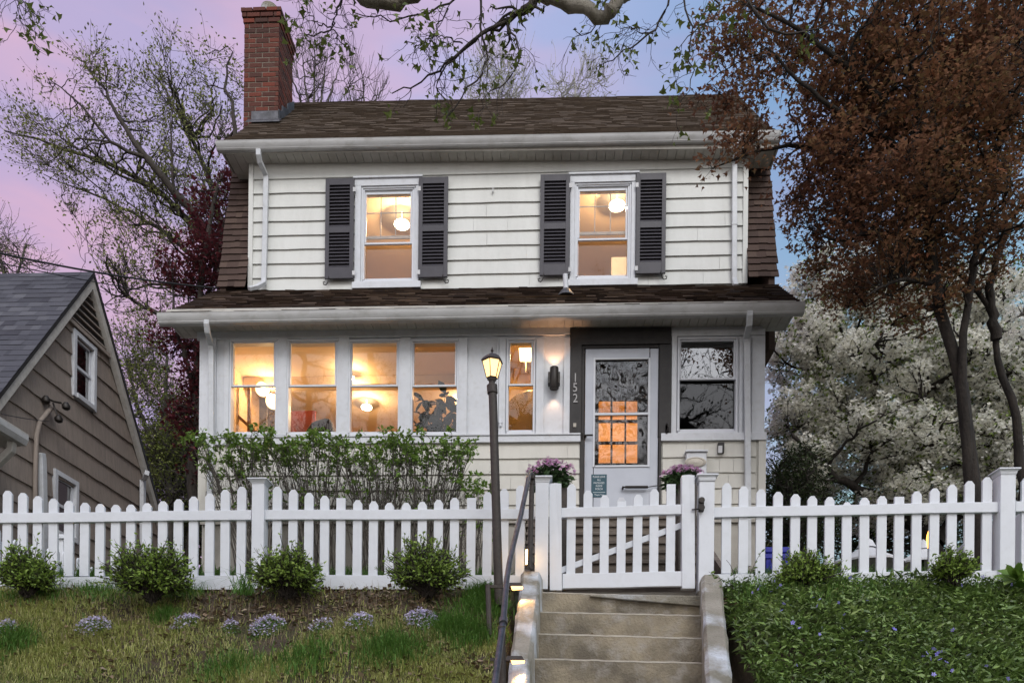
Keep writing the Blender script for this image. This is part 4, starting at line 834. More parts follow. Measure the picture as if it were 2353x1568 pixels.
m = MB(); a = P(1610, 1160, FY - .05); m.box((a.x - .02, a.y - .02, a.z - .05), (a.x + .022, a.y + .014, a.z + .055)); m.lathe((a.x + .002, a.y - .02, a.z + .035), [(.024, -.012), (.024, .012)], 12, 'y'); m.lathe((a.x, a.y - .03, a.z - .028), [(.026, -.01), (.022, .015)], 12, 'y'); m.tube([(a.x - .07, a.y + .02, a.z - .028), (a.x, a.y, a.z - .028)], .006); m.build('gate_latch', K['blackmetal'], fr, True, bevel=.004)
post_l = post(fl_, 1229, 1259.5, 1107, 1352, FY - .035, (1221, 1267), 1094.5)
g = empty('garden_gate', P(1428, 1350, FY), 'white picket garden gate with a diagonal brace at the top of the concrete steps', 'gate')
def stile(x0, x1, yt, yb, dx):
    a, b = P(x0, (yt + yb) / 2, FY).x, P(x1, (yt + yb) / 2, FY).x; z1, z0 = P(x0, yt, FY).z, P(x0, yb, FY).z; Y = FY - .02; d = .075
    xa, xb = a - dx / 2, b - dx / 2; m = MB(); m.add([(a + dx / 2, Y, z0), (b + dx / 2, Y, z0), (b + dx / 2, Y + d, z0), (a + dx / 2, Y + d, z0), (xa, Y, z1), (xb, Y, z1), (xb, Y + d, z1), (xa, Y + d, z1), ((xa + xb) / 2, Y + .005, z1 + .008), ((xa + xb) / 2, Y + d - .005, z1 + .008)],
        [(0,3,2,1),(0,1,5,8,4),(1,2,6,5),(2,3,7,9,6),(3,0,4,7),(4,8,9,7),(8,5,6,9)]); return m.build('stile', K['vinyl'], g, bevel=.003)
stile(1262, 1290, 1112, 1356, .014); stile(1565.5, 1595, 1093, 1352, .012)
rail(g, c7(1505, 368), c8(6, 342), .079, FY - .008); rail(g, c7(1511, 818), c8(12, 800), .122, FY - .008)
for x, y, cut in ((1570, 205, 0), (1685, 248, 0), (1798, 280, 0), (1913, 320, 1), (2025, 275, 0), (2138, 238, 0), (2252, 205, 1)): p = c7(x, y); picket(g, p[0] + (x > 2000) * 0, 20.4, p[1], 1318, FY + .013, cut)
m = MB(); p = c7(1913, 308); a = P(p[0] - 9, p[1] + 4, FY + .013); m.add([a, a + Vector((.066, 0, 0)), a + Vector((.05, .0, .028)), a + Vector((.016, 0, .028)), a + Vector((0, .024, 0)), a + Vector((.066, .024, 0)), a + Vector((.05, .024, .028)), a + Vector((.016, .024, .028))], [(0,1,2,3),(7,6,5,4),(0,4,5,1),(1,5,6,2),(2,6,7,3),(3,7,4,0)]); m.build('broken_tip', K['canvas'], g)
a, b = P(*c7(1505, 772), FY + .04), P(*c8(12, 458), FY + .04); m = MB(); m.prism([a, b, b - Vector((0, 0, .052)), a - Vector((0, 0, .052))], (0, .02, 0)); m.build('brace', K['vinyl'], g, bevel=.002)
# neighbour's side fence running back, and the fence at the right edge
nf = empty('picket_fence', (-5.5, 9, 3.1), 'low white picket fence running back beside the brown house, behind the front fence', 'fence')
def sp_x(px, py, X): return PX(px, py, X)
XF = -5.5
for k in range(34):
    Y = 7.0 + k * .135; zt = 3.78 + .05 * math.cos((k % 13) / 13 * 2 * math.pi)
    m = MB(); m.prism([(XF, Y, 3.05), (XF, Y + .076, 3.05), (XF, Y + .076, zt - .03), (XF, Y + .056, zt), (XF, Y + .02, zt), (XF, Y, zt - .03)], (.022, 0, 0)); m.build('picket', K['vinyl'], nf, bevel=.002)
for z in (3.28, 3.62): m = MB(); m.box((XF - .05, 6.9, z - .04), (XF - .001, 11.7, z + .04)); m.build('rail', K['vinyl'], nf)
for Y in (8.65, 10.45):
    m = MB(); m.box((XF - .11, Y, 3.0), (XF - .0, Y + .11, 3.97)); o = m.build('post', K['vinyl'], nf, bevel=.004); m = MB(); m.box((XF - .14, Y - .03, 3.971), (XF + .03, Y + .14, 4.0)); m.box((XF - .125, Y - .015, 3.972), (XF + .015, Y + .125, 4.02)); m.build('post_cap', K['vinyl'], o)
nf2 = empty('board_fence', P(2350, 1300, 9.5), 'white board fence running back at the right edge behind the front fence', 'fence')
xr_ = X_(2334, 1230, 8.0)
for k in range(22):
    Y = 7.6 + k * .16; m = MB(); zt = 3.13 + .88; xx = xr_ + k * .02; m.box((xx, Y, 3.05), (xx + .022, Y + .152, zt)); m.build('board', K['vinyl'], nf2, bevel=.002)
for z in (3.4, 4.045): m = MB(); m.prism([(xr_ - .02, 7.6, z), (xr_ + .43, 11.1, z), (xr_ + .43, 11.1, z + .05), (xr_ - .02, 7.6, z + .05)], (.06, 0, 0)); m.build('rail', K['vinyl'], nf2)
# ================================================================== HANDRAIL, LAMP POST, PATH LIGHTS
hr = empty('handrail', (-.25, 4.2, .9), 'worn steel handrail on dark posts climbing the left side of the concrete steps', 'handrail')
pt = lambda px, py, Y: P(px, py, Y)
m = MB(); m.tube([pt(1221, 1092, 6.26), pt(1219, 1085, 6.24), pt(1216, 1088, 6.18), pt(1209, 1122, 5.9), pt(1196, 1185, 5.55), pt(1181, 1243, 5.16), pt(1170, 1292, 4.88), pt(1163, 1337, 4.66), pt(1158, 1400, 4.36), pt(1156, 1428, 4.26), pt(1146, 1500, 4.0), pt(1137, 1568, 3.77), pt(1112, 1700, 3.3)], .0178, 14); m.build('rail', K['steel'], hr, True)
m = MB(); c = pt(1156, 1426, 4.26); dirr = (pt(1163, 1337, 4.66) - c).normalized(); m.tube([c - dirr * .030, c - dirr * .028, c + dirr * .028, c + dirr * .030], [.019, .0235, .0235, .019], 14); m.build('coupling', K['steel'], hr, True)
m = MB(); m.tube([pt(1217, 1305, 6.3), pt(1222, 1100, 6.3)], .021, 14); m.tube([pt(1222, 1112, 6.3), pt(1222, 1098, 6.3)], .026, 14); m.lathe(pt(1222, 1094, 6.27), [(.008, .03), (.024, .018), (.028, 0), (.022, -.02)], 12); m.build('post', K['postmetal'], hr, True)
m = MB(); pb = pt(1152, 1446, 4.2); m.tube([pb + Vector((0.02, 0, -.8)), pb + Vector((0.0, 0, .02))], .020, 12); m.build('post', K['postmetal'], hr, True)
lp = empty('lamp_post', P(1146, 1362, 6.15), 'tall black lamp post with a lit lantern leaning slightly left of the steps', 'lamp post')
LY = 6.15; m = MB(); m.tube([P(1147, 1390, LY), P(1145, 1340, LY), P(1132, 912, LY), P(1131, 897, LY)], [.036, .036, .033, .033], 18); m.build('pole', K['postmetal'], lp, True)
m = MB(); c0, c1 = P(1131.3, 904, LY), P(1130, 884, LY); m.tube([c0, c0 + (c1 - c0) * .05, c1 - (c1 - c0) * .05, c1], [.038, .0415, .0415, .037], 18); m.tube([c1, P(1129.8, 877, LY)], .024, 12); m.build('collar', K['postmetal'], lp, True)
L0 = P(1129.8, 877, LY); ln = MB()
def hexr(r, z, n=6, tw=.35): return [L0 + Vector((r * math.cos(2 * math.pi * (j + tw) / n), r * math.sin(2 * math.pi * (j + tw) / n), z)) for j in range(n)]
def loft(mb, lv, n=6):
    V = [v for r, z in lv for v in hexr(r, z, n)]; k = len(lv); mb.add(V, [(i * n + j, i * n + (j + 1) % n, (i + 1) * n + (j + 1) % n, (i + 1) * n + j) for i in range(k - 1) for j in range(n)] + [tuple(range(n))[::-1], tuple(range((k - 1) * n, k * n))])
loft(ln, [(.026, 0), (.032, .01), (.036, .022), (.046, .03)])
loft(ln, [(.084, .150), (.090, .158), (.086, .166), (.070, .185), (.045, .205), (.030, .214), (.020, .218)])
for a_, b_ in zip(hexr(.045, .028), hexr(.080, .152)): ln.tube([a_, b_], .0035, 6)
ln.tube([L0 + Vector((0, 0, .215)), L0 + Vector((0, 0, .236)), L0 + Vector((0, 0, .243)), L0 + Vector((0, 0, .258)), L0 + Vector((0, 0, .275))], [.010, .006, .013, .006, .001], 10)
head = ln.build('lantern', K['postmetal'], lp, False)
m = MB(); V = hexr(.043, .03) + hexr(.077, .15); m.add(V, [(j, (j + 1) % 6, 6 + (j + 1) % 6, 6 + j) for j in range(6)]); m.build('lantern_glass', K['lampglass'], head)
m = MB(); m.lathe(L0 + Vector((0, 0, .05)), [(.008, 0), (.018, .02), (.024, .045), (.018, .07), (.004, .08)], 12); m.build('bulb', emit('warm_bulb', (1.0, .58, .20), 14), head, True)
lamp('post_lantern_light', L0 + Vector((0, 0, .1)), 1.6, (1, .55, .2), .03)
# small lights along the steps
def hood_light(px, py, Y, label, w=.115):
    o = empty('path_light', P(px, py + 8, Y), label, 'path light', 'low voltage lights beside the steps'); c = P(px, py, Y)
    m = MB(); m.add([c + Vector(v) for v in ((-w * .55, -.05, .0), (w * .55, -.05, .0), (w * .55, .05, .0), (-w * .55, .05, .0), (-w * .42, -.03, .032), (w * .38, -.03, .032), (w * .38, .03, .032), (-w * .42, .03, .032))], [(4, 5, 6, 7), (0, 1, 5, 4), (1, 2, 6, 5), (2, 3, 7, 6), (3, 0, 4, 7)]); m.build('hood', K['postmetal'], o)
    m = MB(); m.prism([(c.x - w * .15, c.y - .051, c.z - .016), (c.x + w * .50, c.y - .051, c.z - .010), (c.x + w * .54, c.y - .051, c.z + .001), (c.x - w * .22, c.y - .051, c.z + .001)], (0, .07, 0)); m.build('lamp_lens', emit('path_glow', (1, .52, .18), 3.2), o)
    l = lamp('path_light_beam', c + Vector((.03, -.0, -.035)), 3.2, (1, .55, .22), .02, 'SPOT', None, 115, (math.radians(-4), math.radians(-25), 0)); return o, c
o, c = hood_light(1182, 1349, 5.86, 'small hooded path light glowing by the upper left side wall, on a dark stake')
m = MB(); m.box((c.x - .20, c.y - .01, c.z - .002), (c.x - .04, c.y + .01, c.z + .02)); m.tube([(c.x - .20, c.y, c.z + .02), (c.x - .17, c.y - .1, c.z - .5)], .02, 8); m.build('stake', K['postmetal'], o)
o, c = hood_light(1183, 1518, 5.02, 'small hooded path light glowing low down by the left side wall, nearest the bottom')
m = MB(); m.prism([c + Vector((-.16, 0, .025)), c + Vector((.02, 0, .02)), c + Vector((.02, 0, .006)), c + Vector((-.16, 0, .004))], (0, .02, 0)); m.build('bracket', K['postmetal'], o)
lamp('path_light_beam', P(1200, 1392, 5.62) + Vector((.03, -.05, .28)), 1.6, (1, .50, .17), .015, 'SPOT', None, 48, (math.radians(8), math.radians(10), 0))
o = empty('bollard_light', P(1213, 1300, 6.36), 'lit amber cylinder light standing on the left side wall beside the gate post', 'path light')
c0, c1 = P(1212.5, 1297, 6.38), P(1212.5, 1262, 6.38); m = MB(); m.lathe(c0, [(.020, 0), (.020, c1.z - c0.z)], 14); m.build('lamp_tube', emit('amber_tube', (1, .60, .22), 9), o, True)
m = MB(); m.lathe(c1, [(.024, 0), (.024, .02), (.01, .03)], 14); m.lathe(c0, [(.024, -.03), (.024, 0)], 14)
for j in range(3): a_ = j * 2.1 + .8; m.tube([c0 + Vector((.022 * math.cos(a_), .022 * math.sin(a_), 0)), c1 + Vector((.022 * math.cos(a_), .022 * math.sin(a_), 0))], .002, 5)
m.build('lamp_cap', K['postmetal'], o, True); lamp('bollard_light_glow', (c0 + c1) / 2 + Vector((0, -.06, 0)), .5, (1, .55, .2), .03)
# wall sconce
o = empty('wall_lamp', P(1272.5, 893, YL - .06), 'black cylinder wall lamp shining up and down beside the front door', 'wall lamp'); sy = YL - .075
c0, c1 = P(1272.5, 893, sy), P(1272.5, 844, sy); hh = c1.z - c0.z; m = MB(); m.lathe(c0, [(.052, 0), (.055, .004), (.055, hh - .004), (.052, hh), (.044, hh - .001), (.044, .001)], 24); m.build('cylinder', K['blackmetal'], o, True)
m = MB(); cc = (c0 + c1) / 2; m.box((cc.x - .075, cc.y - .02, cc.z - .07), (cc.x + .075, YL - .001, cc.z + .075)); m.build('back_plate', K['blackmetal'], o, bevel=.004)
for zz, s in ((c0.z + .006, 0), (c1.z - .006, 1)): m = MB(); m.lathe((c0.x, c0.y, zz), [(.040, -.001), (.040, .001)], 20); m.build('lens', K['glow3'], o)
lamp('wall_lamp_beam', (c0.x, sy + .0, c0.z - .03), 2.6, (1, .60, .36), .03, 'SPOT', None, 75, (math.radians(12), 0, 0)); lamp('wall_lamp_beam', (c0.x, sy, c1.z + .03), 4.5, (1, .48, .22), .03, 'SPOT', None, 95, (math.radians(180 - 8), 0, 0))
# door sign and letter box, hygrometer-like fixtures
sg = empty('door_sign', P(1375.5, 1142, YL), 'teal sign with white lettering on the storm door', 'sign')
m = MB(); fbox(m, 1358, 1089, 1393.5, 1141.5, YL + .012, .0, .006); m.build('plate', K['sign'], sg, bevel=.002)
for i, (s_, z_) in enumerate((('PLEASE LEAVE', .034), ('ALL', .034), ('PACKAGES', .034), ('INSIDE', .034), ('PORCH', .034))): text(s_, 1375.8, 1094.5 + i * 7.0, YL + .005, z_, 'white', sg, 'lettering', .0008, sx=.82 if i else .74)
m = MB(); fbox(m, 1362, 1129.6, 1390, 1130.4, YL + .006, .0, .001); m.build('rule', K['white'], sg); text('Thank You', 1376, 1135.8, YL + .005, .030, 'white', sg, 'lettering', .0008, sx=.9)
mb_ = empty('mailbox', P(1596, 1100, YL), 'grey white wall mailbox with an oval badge, behind the flower pot right of the door', 'mailbox')
m = MB(); fbox(m, 1573.5, 1045, 1619.5, 1118, YL, .0, .10); m.build('box', K['trim'], mb_, bevel=.008); m = MB(); fbox(m, 1571, 1040.5, 1622, 1045, YL, .0, .125); m.build('lid', K['trim'], mb_, bevel=.004)
m = MB(); p = P(1597, 1061, YL - .105); n = 28; V = []
for rr, dy in ((1.0, 0), (1.0, -.006), (.82, -.009), (.78, -.003), (0.02, -.006)): V += [p + Vector((.135 * rr * math.cos(a * 2 * math.pi / n), dy, .064 * rr * math.sin(a * 2 * math.pi / n))) for a in range(n)]
m.add(V, [(i * n + j, i * n + (j + 1) % n, (i + 1) * n + (j + 1) % n, (i + 1) * n + j) for i in range(4) for j in range(n)]); m.build('oval_badge', K['chrome'], mb_, True)
m = MB(); c = P(1190, 960, YL - .03); c = P(1149.5, 970, YL - .03); m.box((c.x - .012, c.y - .01, c.z - .05), (c.x + .014, YL - .01, c.z + .05)); m.box((c.x - .02, c.y - .012, c.z - .01), (c.x + .022, YL - .012, c.z + .03)); m.build('sensor_box', K['winframe'], house, bevel=.003)
# ================================================================== PLANTERS BY THE PORCH STEPS
def planter(px, pyt, pyb, w, Y, fx0, fx1, fy0, fy1, label):
    o = empty('planter', P(px, pyb, Y), label, 'potted plant', 'tall planters of pink flowers'); a, b = P(px, pyt, Y), None
    s = w * Y / FPX; m = MB(); r = s / 2; z0 = YZ - .05
    m.add([(a.x - r * .8, Y - r * .8, z0), (a.x + r * .8, Y - r * .8, z0), (a.x + r * .8, Y + r * .8, z0), (a.x - r * .8, Y + r * .8, z0), (a.x - r, Y - r, a.z), (a.x + r, Y - r, a.z), (a.x + r, Y + r, a.z), (a.x - r, Y + r, a.z), (a.x - r * .88, Y - r * .88, a.z), (a.x + r * .88, Y - r * .88, a.z), (a.x + r * .88, Y + r * .88, a.z), (a.x - r * .88, Y + r * .88, a.z), (a.x - r * .85, Y - r * .85, a.z - .05), (a.x + r * .85, Y - r * .85, a.z - .05), (a.x + r * .85, Y + r * .85, a.z - .05), (a.x - r * .85, Y + r * .85, a.z - .05)],
          [(3,2,1,0),(0,1,5,4),(1,2,6,5),(2,3,7,6),(3,0,4,7),(4,5,9,8),(5,6,10,9),(6,7,11,10),(7,4,8,11),(8,9,13,12),(9,10,14,13),(10,11,15,14),(11,8,12,15),(12,13,14,15)]); m.build('pot', K['postmetal'], o, bevel=.004)
    c = P((fx0 + fx1) / 2, (fy0 + fy1) / 2 + 6, Y); rx = (fx1 - fx0) / 2 * Y / FPX; rz = (fy1 - fy0) / 2 * Y / FPX
    C = in_blobs([((c.x, Y, c.z - rz * .35), (rx * .82, rx * .7, rz * 1.0))], 520, .55); V1 = leaves(C, .070, 'oval', .5); np_mesh('foliage', *V1, K['potleaf'], o)
    C = C[:0]; th = rng.random(240) * 2 * np.pi; ph = rng.random(240) ** .6 * 1.45
    C = np.stack([c.x + rx * np.sin(ph) * np.cos(th), Y + rx * .8 * np.sin(ph) * np.sin(th), c.z + rz * (.95 * np.cos(ph) - .05) + rng.normal(0, .012, 240)], 1); np_mesh('flowers', *flowers(C, .028, .6), K['pinkpetal'], o)
    base = np.tile(np.array([[c.x, Y, a.z]]), (60, 1)) + rng.normal(0, .03, (60, 3)); tg = C[:60]; Q = np.stack([base, (base + tg) / 2 + [0, 0, .05], tg], 1); np_mesh('stems', *tubes(Q, np.full(60, .004), np.full(60, .002), 4), K['potleaf'], o)
planter(1296, 1126, 1300, 40, 7.05, 1209, 1322, 1052, 1118, 'tall dark planter of pink flowers left of the door, behind the gate post')
planter(1576, 1106, 1300, 44, 7.35, 1517, 1619, 1066, 1118, 'tall dark planter of pink flowers right of the door, in front of the mailbox')
# ================================================================== INTERIOR THINGS
o = empty('pendant_lamp', P(612, 905, 11.2), 'pendant lamp of glowing round globes in the leftmost porch window', 'pendant lamp')
for px, py, r in ((603, 893.5, .099), (627.5, 922, .105)): m = MB(); c = P(px, py, 11.2); m.lathe(c, [(max(.001, r * math.sin(a * math.pi / 14)), -r * math.cos(a * math.pi / 14)) for a in range(15)], 24); m.build('globe', K['glow2'], o, True)
m = MB(); c = P(614, 905, 11.2); m.tube([P(603, 893, 11.2), c, P(627, 922, 11.2)], .008, 8); m.tube([c, (c.x, c.y, ZC + .1)], .006, 8); m.tube([c, P(613, 985, 11.2)], .005, 8); m.build('stem', K['chrome'], o, True)
def furn(name, label, cat, mb, mk, sm=False, bev=0): ob = mb.build(name, K[mk], None, sm, bev); tag(ob, label, cat); return finish(ob)
m = MB(); a = rect(660, 943, 724, 1005, 11.6); m.box((a[0], 11.6, a[1]), (a[2], 11.64, a[3])); furn('picture', 'dark red picture seen low in the second porch window', 'picture', m, 'paint')
m = MB(); c = P(728, 985, 10.9); V = []
prof = [P(700, 1010, 10.9), P(703, 985, 10.9), P(716, 968, 10.9), P(745, 958.5, 10.9), P(757, 960, 10.9), P(763, 975, 10.9), P(766, 1010, 10.9)]; m.prism(prof, (0, .16, 0)); m.prism([P(703, 1030, 10.95), P(703, 1000, 10.95), P(764, 1000, 10.95), P(764, 1030, 10.95)], (0, .5, 0)); furn('armchair', 'dark round-backed armchair in the second porch window', 'armchair', m, 'darkfab', True, .02)
o = empty('houseplant', P(1003, 1010, 10.55), 'large dark leafy houseplant in the fourth porch window', 'houseplant'); c = P(1003, 1045, 10.55)
tg = np.array([tuple(P(x, y, 10.55) + Vector((0, random.uniform(-.15, .15), 0))) for x, y in ((1000, 912), (976, 930), (1025, 915), (1010, 935), (990, 950), (1035, 945), (968, 960), (1005, 965), (1040, 970), (985, 975), (1020, 985), (1002, 995), (968, 990), (1040, 995))])
base = np.tile(np.array([tuple(c)]), (len(tg), 1)); Q = np.stack([base, base * .4 + tg * .6 + [0, 0, .08], tg], 1); np_mesh('stems', *tubes(Q, np.full(len(tg), .010), np.full(len(tg), .005), 5), K['houseplant'], o)
LC = np.repeat(tg, 7, 0) + rng.normal(0, .01, (len(tg) * 7, 3)); dd = rng.normal(0, 1, LC.shape); dd[:, 2] -= .5; np_mesh('foliage', *leaves(LC, .19, 'oval', .3, dd), K['houseplant'], o)
m = MB(); m.lathe((c.x, c.y, c.z - .34), [(.14, 0), (.17, .34), (.15, .34)], 20); m.build('pot', K['darkfab'], o, True)
m = MB(); c = P(1222, 962, 11.3); n = 40; R = .42; m.add([c + Vector((R * math.cos(2 * math.pi * i / n), 0, R * math.sin(2 * math.pi * i / n))) for i in range(n)] + [c + Vector(((R - .02) * math.cos(2 * math.pi * i / n), -.004, (R - .02) * math.sin(2 * math.pi * i / n))) for i in range(n)], [(i, (i + 1) % n, n + (i + 1) % n, n + i) for i in range(n)] + [tuple(range(n, 2 * n))]); m.build
K['mirror'] = mat('aged_mirror', (.22, .15, .07), (.17, .12, .06), 3, .25, metal=.2); furn('mirror', 'round mirror on the wall inside the narrow window', 'mirror', m, 'mirror')
o = empty('table_lamp', P(1208, 805, 11.0), 'square white lamp shade glowing at the top of the narrow window', 'lamp'); m = MB(); a = P(1207.5, 805, 11.0); m.prism([a + Vector((-.10, 0, .045)), a + Vector((.09, 0, .045)), a + Vector((.10, 0, -.06)), a + Vector((-.09, 0, -.055))], (0, .2, 0)); m.build('lamp_shade', K['glow2'], o, bevel=.01); m = MB(); m.tube([a + Vector((0, .1, .04)), (a.x, a.y + .1, ZC + .11)], .01); m.build('rod', K['chrome'], o)
for px, py, Y, lb in ((923, 517, 12.05, 'glowing drum ceiling lamp in the upper left bedroom window'), (1417, 474, 11.8, 'glowing drum ceiling lamp in the upper right bedroom window')):
    c = P(px, py, Y); m = MB(); m.lathe((c.x, c.y, c.z - .06), [(.07, .045), (.115, .052), (.12, .062), (.115, .085), (.05, .09), (.006, .092), (.005, zu_c - c.z + .05)], 28); ob = furn('ceiling_lamp', lb, 'ceiling lamp', m, 'glow3', True)
c = P(842, 935, 11.9); m = MB(); m.lathe(c, [(.02, -.035), (.075, -.02), (.085, 0), (.075, .02), (.02, .035)], 24); m.tube([c, c + Vector((0, 0, .5))], .004); ob = furn('hanging_light', 'small bright oval light in the third porch window', 'lamp', m, 'glow3', True)
c = P(809, 868, 11.0); m = MB(); m.lathe(c, [(.01, -.03), (.035, -.015), (.035, .015), (.01, .03)], 16); m.tube([c, c + Vector((0, 0, .12))], .004); furn('light_bulb', 'tiny bright bulb high at the left edge of the third porch window', 'lamp', m, 'glow3', True)
m = MB(); a = rect(1404, 590, 1470, 640, 12.6); m.box((a[0], 12.6, a[1]), (a[2], 12.9, a[3])); furn('wardrobe', 'pale wardrobe low in the upper right bedroom window', 'wardrobe', m, 'trim')
m = MB(); 
for x0, x1 in ((536, 543), (568, 574)): fbox(m, x0, 889, x1, 1000, 11.0, .05)
m.prism([P(534, 948, 10.99), P(534, 940, 10.99), P(590, 990, 10.99), P(590, 999, 10.99)], (0, .04, 0)); furn('stair_railing', 'wooden stair posts and sloping rail in the leftmost porch window', 'railing', m, 'floorwood')
# ================================================================== NEIGHBOUR'S HOUSE
XN = -7.03
def N_(px, py): return PX(px, py, XN)
nh = empty('house', (XN - 3, 12, YZ), 'brown shingled neighbouring house with steep grey roof at the left edge', 'house')
apex = N_(199, 640); s1 = 1.37; yb0, yb1 = 9.55, 14.6; zl = lambda y: apex.z - abs(y - apex.y) * s1
nb0 = 8.2
wn = [( (164, 757), (213, 944), .06 ), ((120.5, 1081), (171.5, 1240), .06)]
win = []
for (xa, ya), (xb, yb2) in ((( 169, 790), (209, 920)), ((125, 1105), (167, 1230))):
    pa = N_(xa, (ya + yb2) / 2); pb_ = N_(xb, (ya + yb2) / 2); za = N_((xa + xb) / 2, ya - 3).z; zb_ = N_((xa + xb) / 2, yb2 - 3).z; win.append((pa.y, zb_, pb_.y, za))
m = MB(); zb0 = YZ - .2
# gable wall with lapped shakes, built course by course across the slope
z = zb0; ex = .318; k = 0; zshift = 0
while z < apex.z - .3:
    z1 = min(z + ex, apex.z - .2); half = (apex.z - z) / s1; half1 = (apex.z - z1) / s1; y0, y1 = max(nb0, apex.y - half) + .02, min(14.3, apex.y + half) - .02; y0b, y1b = max(nb0, apex.y - half1) + .02, min(14.3, apex.y + half1) - .02
    segs = [(y0, y1)]
    for w in win:
        if w[1] < z1 - .03 and w[3] > z + .03: segs = [s for a, b in segs for s in ((a, min(b, w[0] - .02)), (max(a, w[2] + .02), b)) if s[1] - s[0] > .02]
    for a, b in segs:
        u = a
        while u < b - .001:
            v = min(b, u + random.uniform(.18, .42)); dz = random.uniform(-.006, .006); g = .0025
            ta, tb = min(max(u, y0b), y1b), max(min(v, y1b), y0b)
            if tb > ta - .001: m.add([(XN + .028, u + g, z + dz), (XN + .028, v - g, z + dz), (XN + .002, max(ta, tb - .001) if ta > tb else tb - g * 0, z1 + .01), (XN + .002, ta, z1 + .01), (XN, u + g, z + dz), (XN, v - g, z + dz)], [(0, 1, 2, 3), (4, 5, 1, 0)])
            u = v
    z = z1
pw = [(nb0, zb0), (14.3, zb0), (14.3, zl(14.3)), (apex.y, apex.z), (nb0, zl(nb0))]
m.build('shingle_wall', K['taupe'], nh)
m = MB(); ys = [nb0, win[1][0], win[1][2], win[0][0], win[0][2], 14.3]
m.cm = 0; m.prism([(XN - .03, y, z_) for y, z_ in pw], (-.06, 0, 0)); m.prism([(XN - 6, y, z_) for y, z_ in pw], (-.06, 0, 0)); m.box((XN - 6, nb0, zb0), (XN - .1, nb0 + .1, zl(nb0))); m.box((XN - 6, 14.2, zb0), (XN - .1, 14.3, zl(14.3))); m.build('outer_wall', K['taupe'], nh)
for sgn in (-1, 1):
    ye = (nb0 - .35) if sgn < 0 else 14.65; A0_, A1_ = (XN - 6.2, ye, zl(ye) + .06), (XN + .12, ye, zl(ye) + .06); B0_, B1_ = (XN - 6.2, apex.y, apex.z + .10), (XN + .12, apex.y, apex.z + .10)
    shingle_roof(A0_, A1_, B0_, B1_, 46, 'slate', 'roof', .16, .008, .002, nh)
    m = MB(); dn = Vector((0, 0, -.05)); q = [Vector(v) for v in (A0_, A1_, B1_, B0_)]; m.prism([v + Vector((0, 0, -.012)) for v in q], (0, 0, -.06)); m.build('roof_deck', K['black'], nh)
    m = MB(); e_ = .02; m.prism([(XN + .03, ye, zl(ye) - .18), (XN + .03, ye, zl(ye) - .012), (XN + .03, apex.y, apex.z + .028), (XN + .03, apex.y, apex.z - .16)], (.075, 0, 0)); m.build('rake_board', K['taupetrim'], nh, bevel=.004)
m = MB(); va = apex; q = [(apex.y - .47, apex.z - .86), (apex.y + .47, apex.z - .86), (apex.y, apex.z - .2)]; m.prism([(XN + .03, y, z_) for y, z_ in q], (.006, 0, 0)); lv = m.build('gable_vent', K['black'], nh); m = MB()
for k in range(6):
    zz_ = apex.z - .84 + k * .105; hw = max(.03, (apex.z - .2 - zz_) / .66 * .45); m.prism([(XN + .037, apex.y - hw, zz_), (XN + .07, apex.y - hw, zz_), (XN + .037, apex.y - hw + .01, zz_ + .05)], (0, 2 * hw, 0))
m.build('louvres', K['taupe'], lv)
m = MB(); m.box((XN + .026, apex.y - .55, apex.z - .92), (XN + .075, apex.y + .55, apex.z - .865)); m.build('vent_sill', K['taupe'], nh)
for (y0, z0, y1, z1) in win:
    m = MB(); t_ = .07; x0_, x1_ = XN - .02, XN + .055
    m.box((x0_, y0 - t_, z0 - t_), (x1_, y0, z1 + t_)); m.box((x0_, y1, z0 - t_), (x1_, y1 + t_, z1 + t_)); m.box((x0_, y0, z1), (x1_, y1, z1 + t_)); m.box((x0_, y0 - .0, z0 - t_), (x1_ + .02, y1, z0)); f = m.build('window', K['trim'], nh, bevel=.004)
    m = MB(); zm = (z0 + z1) / 2; m.box((XN - .018, y0, zm - .02), (XN + .01, y1, zm + .02)); m.box((XN - .018, y0, z0), (XN + .0, y0 + .035, z1)); m.box((XN - .018, y1 - .035, z0), (XN + .0, y1, z1)); m.box((XN - .018, y0, z1 - .035), (XN + .0, y1, z1)); m.build('sash', K['winframe'], f)
    m = MB(); m.quad((XN - .015, y0, z0), (XN - .015, y1, z0), (XN - .015, y1, z1), (XN - .015, y0, z1)); m.build('pane', K['glassd'], f)
    m = MB(); m.box((XN - .028, y0, z0), (XN - .026, y1, z1)); m.build('dark_room', K['black'], f)
m = MB(); q = [N_(120, 925), N_(100, 950), N_(88, 975), N_(85, 1010)]; XM = XN + .07; o_ = Vector((.07, 0, 0)); m.tube([PX(119, 935, XM), PX(108, 948, XM), PX(92, 968, XM), PX(84, 1000, XM), PX(81, 1100, XM), PX(80, 1250, XM)], .03, 12); m.build('conduit', K['taupe'], nh, True)
m = MB(); c = PX(122, 923, XM); m.tube([PX(108, 915, XM), PX(125, 922, XM + .1), PX(140, 925, XM + .22)], .014, 8); m.tube([PX(122, 925, XM + .05), PX(130, 950, XM + .1)], .012, 8)
for q in (PX(152, 933, XM + .28), PX(135, 962, XM + .12), PX(106, 918, XM)): m.lathe(q, [(.02, -.05), (.05, -.03), (.055, .01), (.03, .05)], 10)
m.build('service_head', K['blackmetal'], nh, True)
m = MB(); xs_ = XN + .09; rtube(m, [PX(94, 1040, xs_), PX(96, 1052, xs_), PX(97, 1065, xs_), PX(100, 1200, xs_), PX(100, 1300, xs_)], .075, .1); m.build('downspout', K['spout'], nh, bevel=.01)
m = MB(); rtube(m, [PX(338, 1085, XN + .25), PX(333, 1096, XN + .15), PX(328, 1102, XN + .08), PX(328, 1300, XN + .08)], .07, .09); m.build('downspout', K['trim'], nh, bevel=.008)
